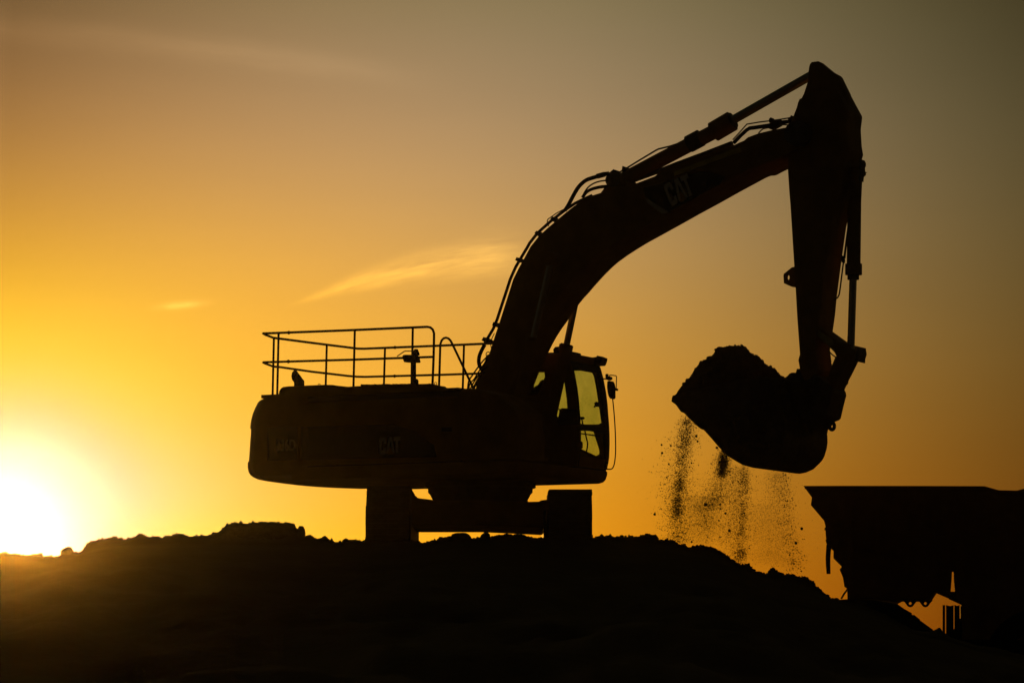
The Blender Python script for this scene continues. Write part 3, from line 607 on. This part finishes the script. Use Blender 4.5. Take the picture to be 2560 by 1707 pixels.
carve('bucket_link', [(2088,893),(2110,872),(2140,880),(2148,890),(2145,905.5),(2133,930),(2121,953),(2121,958),(2116,964),(2111,975),(2095,985),(2075,980),(2070,945),(2079,915)], -.2, .2, M['yellow'])
ptube('grease_line', [(2072,877,-.2),(2080,886,-.2),(2090,893,-.2)], px_m(1.5), M['rubber'], stick, 3, 8)

# --- bucket
KW = .76
BUCKET = [(1693,983),(1681,991),(1679,996),(1682,1002),(1690,1012),(1695,1019),(1702,1029),(1711,1033),(1722,1045),(1742,1064),(1752,1072),(1760,1075),(1778,1095),(1798,1118.5),(1818.6,1139),(1839,1152),(1857,1162),(1990,1183.5),(2000,1184),(2015,1181),(2033,1173),(2048,1159),(2056,1150),(2061,1141),(2067,1121),(2069,1106),(2068.6,1090),(2066.5,1075),(2062,1040),(2052,1000),(2000,960),(1962,946),(1850,946)]
bucket = carve('bucket', BUCKET, -KW, KW, M['steel'])
carve('bucket_ears', [(1962,944),(1968,940),(1974,933.5),(1979,931.5),(1984,931),(1989.5,931.5),(1992,922),(2000,921.5),(2060,935),(2098,962),(2111,974),(2114.5,981),(2116,989),(2113,999),(2107,1024),(2102,1046),(2098,1050),(2088,1054),(2070,1075),(2030,1090),(1975,1000)], -.26, .26, M['steel'], bucket)
rg = [P(2080 + 6 * math.cos(t), 1065 + 8.5 * math.sin(t), .05) for t in np.linspace(0, 2 * math.pi, 21)]
EMB().tube(rg, px_m(4.6), 8).obj('lifting_ring', M['steel'], bucket, True)
tip = [P(1679.5, 996, -KW), P(1695, 981, -KW), P(1703, 1028, -KW)]
for i in range(5):
    w = -KW + .12 + i * (2 * KW - .24) / 4; a = tip[0]; b1_, b2_ = tip[1], tip[2]
    d = Vector((b2_.x - b1_.x, 0, b2_.z - b1_.z)); o_ = a + Vector((-.02, 0, .0))
    rs = []
    for f, hw_, hh in ((-.04, .045, .04), (.12, .07, .09), (.30, .08, .14)):
        c = Vector((a.x, w, a.z)) + Vector((.82, 0, -.18)) * f
        rs.append([c + Vector((.25 * k_ * hh, j * hw_, k_ * hh)) for j, k_ in ((-1, -1), (1, -1), (1, 1), (-1, 1))])
    EMB().rings(rs).obj('tooth', M['steel'], bucket)
# load of earth heaped in the bucket: a thing of its own
LN = [(1711,964),(1714,958),(1721,949),(1728,942),(1733,938),(1735,932),(1738,922),(1745,914),(1755,904),(1762,900),(1770,894),(1779,890),(1785,882),(1789,880.5)]
LF = [(1788,895),(1800,885),(1811,879),(1822,873.5),(1834,869),(1846,864.5),(1857,861.5),(1865,863.5),(1870,870),(1875,879),(1880,880),(1887,888),(1898,890),(1903,897),(1908,904),(1915.5,912),(1926,915),(1936,919.5),(1943.6,930),(1950,937),(1957,941),(1966,944),(1985,962)]
ln = np.array([(P(a, b_, -.45).x, P(a, b_, -.45).z) for a, b_ in LN]); lf = np.array([(P(a, b_, .45).x, P(a, b_, .45).z) for a, b_ in LF])
pk = ln[-1, 0]; fr_s = lf[:, 0] > pk
near_p = np.concatenate([ln, lf[fr_s] - np.array([0, .12])]); far_p = np.concatenate([ln[ln[:, 0] < lf[0, 0] - .02] - np.array([0, .05]), lf])
ss = np.linspace(ln[0, 0], lf[-1, 0], 150)
rgh = .008 * fbm1(ss, 33, 12, 4)
zn = np.interp(ss, near_p[:, 0], near_p[:, 1]) + rgh; zf = np.interp(ss, far_p[:, 0], far_p[:, 1]) + rgh
rim = np.interp(ss, [ss[0], ss[-1]], [ln[0, 1] - .16, lf[-1, 1] - .16])
wsl = np.linspace(-.745, .745, 60)
nn_ = fbm2(ss[None] + 0 * wsl[:, None], wsl[:, None] + 0 * ss[None], 31, 5, 4)
ld = EMB(); fl_ = np.where(np.abs(wsl) < .42, 1, 1 - (np.clip(np.abs(wsl) - .42, 0, 1) / .325) ** 2); mixw = np.clip((wsl + .45) / .9, 0, 1)
vs = [(s, w, r + (a * (1 - k_) + b_ * k_ - r) * f + .007 * n - .004) for w, f, k_, row in zip(wsl, fl_, mixw, nn_) for s, a, b_, r, n in zip(ss, zn, zf, rim, row)]
n_ = len(ss); ld.add(vs, [(a * n_ + b_, a * n_ + b_ + 1, (a + 1) * n_ + b_ + 1, (a + 1) * n_ + b_) for a in range(len(wsl) - 1) for b_ in range(n_ - 1)])
lo = MB(); lo.v = [tuple(K.world(Vector(q_))) for q_ in ld.v]; lo.f = ld.f
LOADO = lo.obj('earth_load', M['dirt'], None, True)
tag(LOADO, 'rough heap of earth piled high in the excavator bucket', 'earth')

NC = 900; ia = rng.integers(0, len(vs), NC); cs_ = .006 + .02 * rng.random(NC) ** 3
cw_ = np.array([tuple(K.world(Vector(vs[a]))) for a in ia])
VC = ico(2)[0][None] * (1 + .18 * rng.standard_normal((NC, 42, 1))) * (cs_[:, None] * rng.uniform(.7, 1.2, (NC, 3)))[:, None] + cw_[:, None]
ck = link('loose_crumbs', soup('loose_crumbs', VC, ico(2)[1], M['dirt']), LOADO); ck['kind'] = 'stuff'
# --- cab
cwn, cwf = .60, 1.62
CF = [(1499,914),(1502,921),(1504.5,930),(1509,947),(1513,968),(1515.5,982),(1519,1010),(1521,1038),(1523,1062),(1524,1085),(1524.3,1105),(1524,1120),(1523,1144),(1521,1157),(1518.5,1168),(1518.5,1174)]
fr3 = [P(a, b_, cwf) for a, b_ in CF]                    # the bowed front of the cab, from roof to floor
s_back = .02; z_roof = P(1440, 880, cwn).z; z_top = fr3[0].z
cab = EMB().prism([(s_back, z_top - .06)] + [(s_back, z_roof - .01), (s_back + .08, z_roof), (P(1503, 891, cwf).x, z_roof - .01), (fr3[0].x, z_top)], cwn, cwf).obj('cab', M['yellow'], bevel=.01)
carve('roof_hatch', [(1362,886),(1372,881),(1433,880),(1442,881),(1449,884),(1450,890),(1455,893),(1455,900),(1362,900)], .95, 1.2, M['black'], cab)
carve('roof_lamp', [(1490,892),(1492,890.5),(1507,891.5),(1518.5,896),(1518.5,900),(1517,906),(1514.5,912),(1513,914.5),(1499,915.5),(1478,910),(1476,894)], 1.42, cwf, M['black'], cab)
def plate(name, outl, holes, w, th, m, parent):
    h = hole_plate(outl, holes, lambda a, b_, t: (a, w + t, b_), th); e = EMB(); e.v, e.f = h.v, h.f; return e.obj(name, m, parent)
zfl = fr3[-1].z
outl = [(s_back, z_top - .002)] + [(p.x, p.z) for p in fr3] + [(s_back, zfl)]
H = lambda pts, w: [onface(a, b_, w) for a, b_ in pts]
# far (door) side: large upper and lower panes
up_f = [(1335,928),(1474,926),(1483,930),(1488,941),(1493,965),(1498.5,1000),(1503,1030),(1507,1057),(1502,1060),(1499,1061),(1335,1062)]
lo_f = [(1400,1076),(1478,1077),(1488,1080),(1492,1095),(1499,1116),(1502,1127),(1502,1135),(1496,1139),(1492,1140),(1454,1122),(1446,1107),(1400,1100)]
far = plate('door', outl, [H(up_f, cwf), H(lo_f, cwf)], cwf - .05, .05, M['yellow'], cab)
EMB().prism(H([(1333,926),(1488,924),(1506,1063),(1333,1064)], cwf - .03), cwf - .03, cwf - .024).obj('window_pane', M['glass'], far)
EMB().prism(H([(1398,1074),(1490,1075),(1501,1142),(1398,1142)], cwf - .03), cwf - .03, cwf - .024).obj('window_pane', M['glass'], far)
# near side: one long pane between the front pillar and the rear post
zi = P(1400, 1044, cwn).z
f_n = lambda py: np.interp(-P(1400, py, cwn).z, [-p.z for p in fr3], [p.x for p in fr3])
fs_ = lambda z: float(np.interp(-z, [-p.z for p in fr3], [p.x for p in fr3]))
PIL = .165
hz_ = [P(1405, y, cwn).z for y in (943, 965, 1000, 1041)]; lft = P(1386, 1000, cwn).x
hole_n = [(lft + .06, hz_[0])] + [(fs_(z) - PIL, z) for z in hz_] + [(lft - .02, hz_[-1])]
rear_n = H([(1290,990),(1300,930),(1361,930),(1362,942),(1345,985)], cwn)
near = plate('side_wall', outl, [hole_n, rear_n], cwn, .04, M['yellow'], cab)
for nm_, hl in (('window_pane', hole_n), ('window_pane', rear_n)):
    c0_ = np.mean(np.array(hl), 0); EMB().prism([tuple(c0_ + (np.array(q_) - c0_) * 1.06) for q_ in hl], cwn + .016, cwn + .022).obj(nm_, M['glass'], near)
# front: pillars following the bow, sill bars, screen
def front_strip(name, z0, z1, w0, w1, m, th=.05, out=0., parent=cab):
    zs = [z for z in [p.z for p in fr3] if z1 < z < z0]; zs = [z0] + zs + [z1]; rs = []
    for z in zs:
        s = float(np.interp(-z, [-p.z for p in fr3], [p.x for p in fr3])) - .002 + out
        rs.append([(s, w0, z), (s, w1, z), (s - th, w1, z), (s - th, w0, z)])
    return EMB().rings(rs).obj(name, m, parent)
zb0, zb1 = P(1470, 1062, .95).z, P(1470, 1076, .95).z
ztopw, zlow = P(1465, 925, .95).z, P(1470, 1142, .95).z
front_strip('front_pillar', z_top - .003, zfl, cwn + .042, cwn + .075, M['black'])
front_strip('front_pillar', z_top - .003, zfl, cwf - .11, cwf - .052, M['black'])
front_strip('header', z_top - .004, ztopw, cwn + .077, cwf - .112, M['black'])
front_strip('sill_bar', zb0, zb1, cwn + .077, cwf - .112, M['black'])
front_strip('front_panel', zlow, zfl, cwn + .077, cwf - .112, M['yellow'])
front_strip('windscreen', ztopw - .002, zb0 + .002, cwn + .078, cwf - .113, M['glass'], .006, -.015)
front_strip('lower_windscreen', zb1 - .002, zlow + .002, cwn + .078, cwf - .113, M['glass'], .006, -.015)
EMB().box(s_back, fr3[-1].x - .02, cwn, cwf, zfl - .06, zfl - .002).obj('cab_floor', M['black'], cab)
EMB().box(s_back - .04, s_back, cwn, cwf, zfl, z_top).obj('rear_wall', M['yellow'], cab)
# inside the cab
seat = EMB().prism(H([(1352,1150),(1348,1060),(1356,1000),(1375,1002),(1376,1060),(1384,1096),(1440,1100),(1440,1120),(1380,1122)], .95), .7, 1.2).obj('seat', M['seat'], cab, bevel=.03)
EMB().prism(H([(1398,1062),(1401,1036),(1404,1024),(1408,1020.5),(1420,1021),(1446,1024),(1447,1062)], .6), .54, .66).obj('console', M['black'], cab, bevel=.01)
ptube('grab_loop', [(1388,1040,.6),(1394,1023,.6),(1399,1024,.6),(1400,1032,.6),(1399,1046,.6)], px_m(1.7), M['black'], cab, 4, 8)
ptube('control_lever', [(1459,1075,1.0),(1456,1055,1.0),(1454,1046,1.0)], px_m(2.0), M['black'], cab, 0, 8)
EMB().prism(H([(1450,1042),(1458,1041.5),(1460,1045),(1457,1048),(1450,1048)], 1.0), .97, 1.03).obj('lever_knob', M['black'], cab)
ptube('wiper', [(1437,948,.58),(1441,968,.58),(1445,1000,.58),(1448,1030,.58),(1450,1052,.58)], px_m(1.9), M['black'], cab, 0, 6)
ptube('cable', [(1462,1076,.9),(1466,1095,.9),(1469,1108,.9),(1467,1124,.9),(1464,1132,.9)], px_m(1.9), M['black'], cab, 3, 8)
EMB().prism(H([(1446,1084),(1500,1092),(1500,1088),(1446,1081)], 1.2), 1.19, 1.21).obj('rail_bar', M['black'], cab)
EMB().prism(H([(1487,1007),(1492,1004),(1497,1007),(1497,1017),(1489,1016),(1486,1018),(1485,1016),(1488,1013)], 1.38), 1.36, 1.4).obj('phone_holder', M['black'], cab)
EMB().prism(H([(1335,975),(1345,966),(1352,962),(1358,952),(1366,949),(1372,980),(1335,990)], 1.0), .9, 1.1).obj('headrest', M['seat'], cab, bevel=.02)
# mirror and rails outside the far front corner
mw = cwf + .03
mr = ptube('mirror_bracket', [(1508,946.5,mw),(1514,947,mw),(1528,946,mw)], px_m(1.6), M['black'], cab, 0, 8)
EMB().prism(H([(1515.5,936),(1519,934.5),(1519.5,940),(1526,941),(1529,943),(1529,948),(1523,951),(1516,948.5)], mw), mw - .03, mw + .03).obj('clamp', M['black'], mr)
ptube('bracket_rod', [(1524,941,mw),(1524,937.5,mw),(1527,937.5,mw),(1540,939,mw),(1541.3,941,mw),(1541,955,mw),(1540.5,972,mw)], px_m(1.3), M['black'], mr, 0, 8)
EMB().prism(H([(1522,954),(1525,952),(1533,953.5),(1536,959),(1538,968),(1538,994),(1536,997.5),(1529,997),(1525,990),(1523,982),(1521.3,968)], mw), mw - .06, mw + .02).obj('mirror_housing', M['black'], mr, bevel=.008)
EMB().prism(H([(1538,970),(1543,971),(1545,974),(1542,977),(1538,976)], mw), mw - .02, mw + .02).obj('mirror_knob', M['black'], mr)
ptube('grab_rail', [(1531.5,996,mw),(1534,1020,mw),(1536.5,1050,mw),(1538.5,1088,mw),(1539,1126,mw),(1537.5,1148,mw),(1535.5,1160,mw),(1532.5,1168,mw),(1528,1172,mw),(1519,1172.5,mw)], px_m(1.6), M['black'], cab, 3, 8)

# ================================================================== DUMP TRUCK
YT = 46.5; ZT = .72
KT = Frame(Vector((at(2300, 1500, YT).x, YT, ZT)), R(-8))
TR = empty('dump_truck', KT.o, R(-8))
tag(TR, 'dump truck in silhouette behind the right slope, waiting side-on under the bucket', 'dump truck')
class TMB(MB):
    def obj(s, name, m, parent=TR, smooth=False, bevel=0):
        return MB.obj(s, name, m, parent, smooth, bevel)
def tc_(name, pts, w0, w1, m, parent=TR): return TMB().prism(KT.carve(pts, w0, w1), w0, w1).obj(name, m, parent)
def tp(px, py, w=0): q_ = KT.P(px, py, w); return (q_.x, q_.z)
BED = [(2008.5,1214),(2100,1213.7),(2300,1214),(2461,1214.6),(2497,1224.7),(2542,1225.7),(2560,1221),(2640,1212),(2720,1216),(2720,1600),(2404,1600),(2402,1511),(2389,1504),(2387,1477),(2384.5,1450),(2384,1429),(2380,1429),(2379,1450),(2376.5,1477),(2376.5,1498),(2341.5,1482.5),(2326,1506),(2323,1508),(2318,1504),(2300,1503.6),(2289,1503.6),(2261,1503.6),(2256,1503),(2244,1509),(2190,1500),(2118.6,1497),(2118,1471),(2111,1466),(2107,1442),(2099,1422.7),(2104.5,1416),(2083.7,1395),(2083.7,1375),(2079,1363),(2067,1361),(2064,1335),(2064,1316),(2060,1301),(2027,1262),(2029.6,1243)]
bed = tc_('dump_bed', BED, 0, 2.6, M['truck'])
tc_('bed_rail', [(2012,1215.5),(2012,1222),(2459,1223),(2461,1216)], -.05, -.004, M['truck'], bed)
for px in (2120, 2190, 2260, 2330, 2400): tc_('bed_rib', [(px, 1224), (px + 12, 1224), (px + 12, 1440), (px, 1440)], -.06, -.004, M['truck'], bed)
tc_('tail_plate', [(2061.5,1318),(2066,1318),(2066,1325),(2061.5,1325)], .2, .3, M['truck'], bed)
fl2 = [(2066,1361),(2064.8,1378),(2064,1395),(2064.6,1412),(2066.5,1434),(2076.3,1434),(2076,1412),(2076,1395),(2077,1380),(2079.5,1362)]
tc_('mud_flap', fl2, .1, .14, M['rubber'])
TMB().tube([Vector((*tp(2119, 1472, .2)[:1], .2, tp(2119, 1472, .2)[1])), Vector((tp(2110, 1484, .2)[0], .2, tp(2110, 1484, .2)[1])), Vector((tp(2103, 1496, .2)[0], .2, tp(2103, 1496, .2)[1]))], 2.3 / F * YT, 8).obj('hanging_hose', M['rubber'], TR, True)
# underside lugs with pin holes
def lugp(cx_, cy_):
    o = [(cx_ - 19, 1499), (cx_ - 14, 1503.7), (cx_ - 10, 1509)] + [(cx_ + 9.5 * math.cos(t), cy_ + 9 * math.sin(t)) for t in np.linspace(math.pi * .85, math.pi * .15, 9)] + [(cx_ + 10, 1509), (cx_ + 14, 1503.7), (cx_ + 19, 1499)]
    h = hole_plate([tp(*t) for t in o], [[tp(cx_ + 3.5 * math.cos(t), cy_ - .5 + 3.5 * math.sin(t)) for t in np.linspace(0, 2 * math.pi, 17)[:-1]]], lambda a, b_, t: (a, .3 + t, b_), .08); e = TMB(); e.v, e.f = h.v, h.f; e.obj('hinge_lug', M['bed'], bed)
lugp(2275, 1507); lugp(2313, 1507)
tc_('cross_member', [(2370,1478),(2395,1478),(2405,1512),(2392,1506),(2372,1497)], .02, .1, M['bed'], bed)
# chassis with the see-through gap below the bed
CH = [(2060,1500),(2118,1497),(2190,1500),(2244,1509),(2290,1542.5),(2333,1574),(2333,1640),(2060,1640)]
tc_('rear_mudguard', CH, .1, .9, M['bed'])
for a, b_, t in ((2356.5,2362.8,1510),(2365.2,2384,1511.5),(2386,2399,1511)): tc_('fuel_canister', [(a, t), ((a + b_) / 2, t + 2.5), (b_, t + .5), (b_, 1640), (a, 1640)], .5, .62, M['bed'])
tc_('canister_rack', [(2361,1586),(2387,1570),(2398,1546),(2404,1544),(2404,1640),(2361,1640)], .66, .76, M['bed'])
tc_('step_frame', [(2401.5,1514),(2420,1512),(2720,1512),(2720,1640),(2401.5,1640)], .3, 2.2, M['bed'])
def wheel(px, py):
    c = tp(px, py, -.1); r = 146 / F * YT
    w = TMB(); w.rings([[(c[0] + a * r * math.cos(t), b_, c[1] + a * r * math.sin(t)) for t in np.linspace(0, 2 * math.pi, 49)[:-1]] for a, b_ in ((.55, .0), (.9, -.02), (.97, .04), (1, .1), (1, .5), (.97, .58), (.55, .6))])
    o = w.obj('wheel', M['rubber'], TR, True); TMB().disc(c, r * .54, .03, .5, 32).obj('wheel_rim', M['truck'], o)
    for i in range(36):
        t = i * 2 * math.pi / 36; a, b2 = r * .985, .06; cs, sn = math.cos(t), math.sin(t); e = TMB()
        e.add([(c[0] + rr_ * cs - tt * sn, w_, c[1] + rr_ * sn + tt * cs) for rr_ in (a, r * 1.025) for tt in (-b2, b2) for w_ in (.09, .51)], [(0, 1, 3, 2), (4, 6, 7, 5), (0, 4, 5, 1), (2, 3, 7, 6), (0, 2, 6, 4), (1, 5, 7, 3)])
        e.obj('tread_bar', M['rubber'], o)
wheel(2196, 1657); wheel(2600, 1657)

# ================================================================== FALLING EARTH
def clod_world(px, py, dY=0.): return at(px, py, 42.4 + dY)
CL = [(1637,1285,4.2,'large clod falling clear of the others on the left, just above the slope'),(2004,1321,4.4,'large clod falling furthest right, beside the tail of the dump truck'),(1990,1357,4.2,'large clod falling lower right, just below the clod beside the truck tail'),(1824,1325,4.8,'largest clod in the air, in the middle of the falling earth'),(1763,1261,4.6,'large clod falling in the gap between the left and the thick dark stream'),(1740,1090,4,'clod just leaving the underside of the bucket beside the left stream'),(1792,1119,3.8,'clod clinging under the bucket just above the thick dark stream'),(1729,1354,3.4,'clod about to land on the crest at the foot of the left stream')]
CS = [(1654,1112,3),(1655,1132,3.6),(1677,1114,3),(1744,1103,3),(1800,1260,3.2),(1813,1283,3.5),(1672,1160,2.5),(1717,1179,2.5),(1667,1193,2.6),(1859,1172,2.2),(1852,1259,2.3),(1873,1370,2.2),(1823,1178,3),(1801,1271,2.6),(1769,1341,2.2),(1825,1187,2.3),(1966,1202,2.6),(2005,1440,2.2),(2003,1427,2.5),(1974,1386,2.6),(1662,1210,2.2),(1653,1272,2.2),(1721,1156,2.2),(1729,1157,2.5),(1778,1159,2.2),(1797,1300,2.4),(1822,1306,2.2),(1891,1191,1.8),(1868,1229,1.8),(1838,1251,2),(1704,1306,2.6),(1713,1333,2.2),(1800,1342,2.4),(1969,1252,2.2),(1990,1263,2),(1961,1266,2.2),(1984,1408,2.2),(1996,1420,2)]
cm = [lump_mesh('earth_clod', 90 + i, 1, .95, .9, .3, 2, M['dirt']) for i in range(5)]
for i, c in enumerate(CL + CS):
    o = link('earth_clod', cm[i % 5]); s = c[2] / F * 42.4; o.scale = (s, s, s); o.location = clod_world(c[0], c[1], random.uniform(-.5, .5)); o.rotation_euler = [random.uniform(0, 6) for _ in range(3)]
    tag(o, c[3] if len(c) > 3 else 'small dark clod of earth falling through the air below the bucket', 'clod', 'clods falling from the bucket')
# fine earth: thousands of grains
PX = []; 
def stream(path, n, s0, s1, ra, rb, pw=2.5, fade=0):
    n = int(n * 2.1); ra *= .68; rb *= .88
    p = np.array(path, float); t = rng.random(n) ** (1 + fade); nc_ = max(3, n // 160); cc_ = rng.random(nc_); pick = rng.random(n) < .35; t = np.where(pick, np.clip(cc_[rng.integers(0, nc_, n)] + rng.normal(0, .022, n), 0, 1), t); k = t * (len(p) - 1); i = np.minimum(k.astype(int), len(p) - 2); f = (k - i)[:, None]
    c = p[i] * (1 - f) + p[i + 1] * f; sg = s0 + (s1 - s0) * t
    x = c[:, 0] + rng.standard_normal(n) * sg; y = c[:, 1] + rng.standard_normal(n) * 5
    r = ra + (rb - ra) * rng.random(n) ** (pw * 2); PX.append(np.stack([x, y, r], -1))
stream([(1716,1042),(1713,1100),(1706,1150),(1701,1200),(1696,1250),(1693,1300),(1696,1358)], 3400, 8, 12, .5, 2.0)
stream([(1722,1050),(1716,1100),(1703,1160),(1694,1220),(1692,1280),(1694,1358)], 4600, 15, 24, .4, 1.8)
stream([(1701,1200),(1698,1225)], 420, 5, 8, .6, 1.8); stream([(1693,1245),(1693,1290)], 700, 6, 8, .6, 1.8)
stream([(1811,1128),(1808,1160),(1804,1190)], 2400, 7.5, 6.5, .6, 2.0); stream([(1806,1140),(1800,1200),(1790,1240),(1768,1270),(1762,1320)], 4200, 12, 24, .4, 1.6, 2.5, .2)
stream([(1788,1240),(1768,1275)], 1000, 26, 26, .4, 1.3)
stream([(1863,1172),(1861,1230),(1857,1290),(1853,1340),(1850,1400)], 1900, 7, 9, .5, 1.8); stream([(1845,1165),(1842,1230),(1838,1300),(1838,1390)], 3000, 14, 20, .4, 1.7)
stream([(1855,1375),(1848,1405)], 500, 7, 10, .5, 1.6)
stream([(1940,1180),(1942,1230),(1946,1280),(1948,1340),(1944,1420)], 3600, 14, 34, .35, 1.2); stream([(1957,1185),(1964,1250),(1972,1320),(1984,1380),(1985,1430)], 1000, 10, 16, .5, 2.2)
stream([(1900,1260),(1920,1330),(1930,1410)], 6500, 34, 40, .3, .8)
stream([(1780,1200),(1790,1300),(1800,1350)], 3800, 60, 50, .3, 1.2); stream([(1830,1180),(1840,1300),(1850,1400)], 4600, 75, 80, .3, 1.1)
stream([(1735,1240),(1745,1300),(1750,1360)], 7500, 26, 34, .3, .8)
stream([(1690,1080),(1680,1200),(1680,1320)], 700, 26, 30, .4, 2.0)
A = np.concatenate(PX)
# keep grains below the outline of the bucket
lowx = [1600,1690,1711,1742,1760,1798,1839,1875,1984,2015,2050]; lowy = [1010,1022,1033,1064,1075,1118,1152,1167,1183,1181,1150]
A = A[A[:, 1] > np.interp(A[:, 0], lowx, lowy) + 1]; ng = len(A)
yy = 42.4 + rng.normal(0, .35, ng)
xz = (A[:, 0] - CX) / F; zz_ = -(A[:, 1] - CY) / F
dyy = CP - zz_ * SP; tt = yy / dyy; pos = np.stack([xz * tt, yy, EYE.z + (SP + zz_ * CP) * tt], -1)
oct_v = np.array([(1, 0, -.5), (-.5, .87, -.5), (-.5, -.87, -.5), (0, 0, 1.)]); oct_f = np.array([(0, 2, 1), (0, 1, 3), (1, 2, 3), (2, 0, 3)])
rot = rng.standard_normal((ng, 3, 3)); rot, _ = np.linalg.qr(rot)
VV = np.einsum('nij,kj->nki', rot, oct_v) * (A[:, 2] / F * 42.4 * 1.15)[:, None, None] * rng.uniform(.7, 1.2, (ng, 4, 1)) + pos[:, None]
o = link('falling_dirt', soup('falling_dirt', VV, oct_f, M['dirt'])); o['kind'] = 'stuff'; o['label'] = 'fine earth pouring in streams from the edges of the bucket'

# ================================================================== HAZE
hb = MB().box(-905, 905, -45, 905, -1, 16); hm = bpy.data.materials.new('dusty_air'); hm.use_nodes = True; t = hm.node_tree; t.nodes.clear()
pv = t.nodes.new('ShaderNodeVolumePrincipled'); mo = t.nodes.new('ShaderNodeOutputMaterial'); t.links.new(pv.outputs[0], mo.inputs['Volume'])
pv.inputs['Color'].default_value = (.95, .93, .9, 1); pv.inputs['Density'].default_value = HAZE_DENSITY; pv.inputs['Anisotropy'].default_value = HAZE_G
ho = hb.obj('haze', hm); ho['kind'] = 'stuff'; ho['label'] = 'thin dusty air glowing towards the sun'
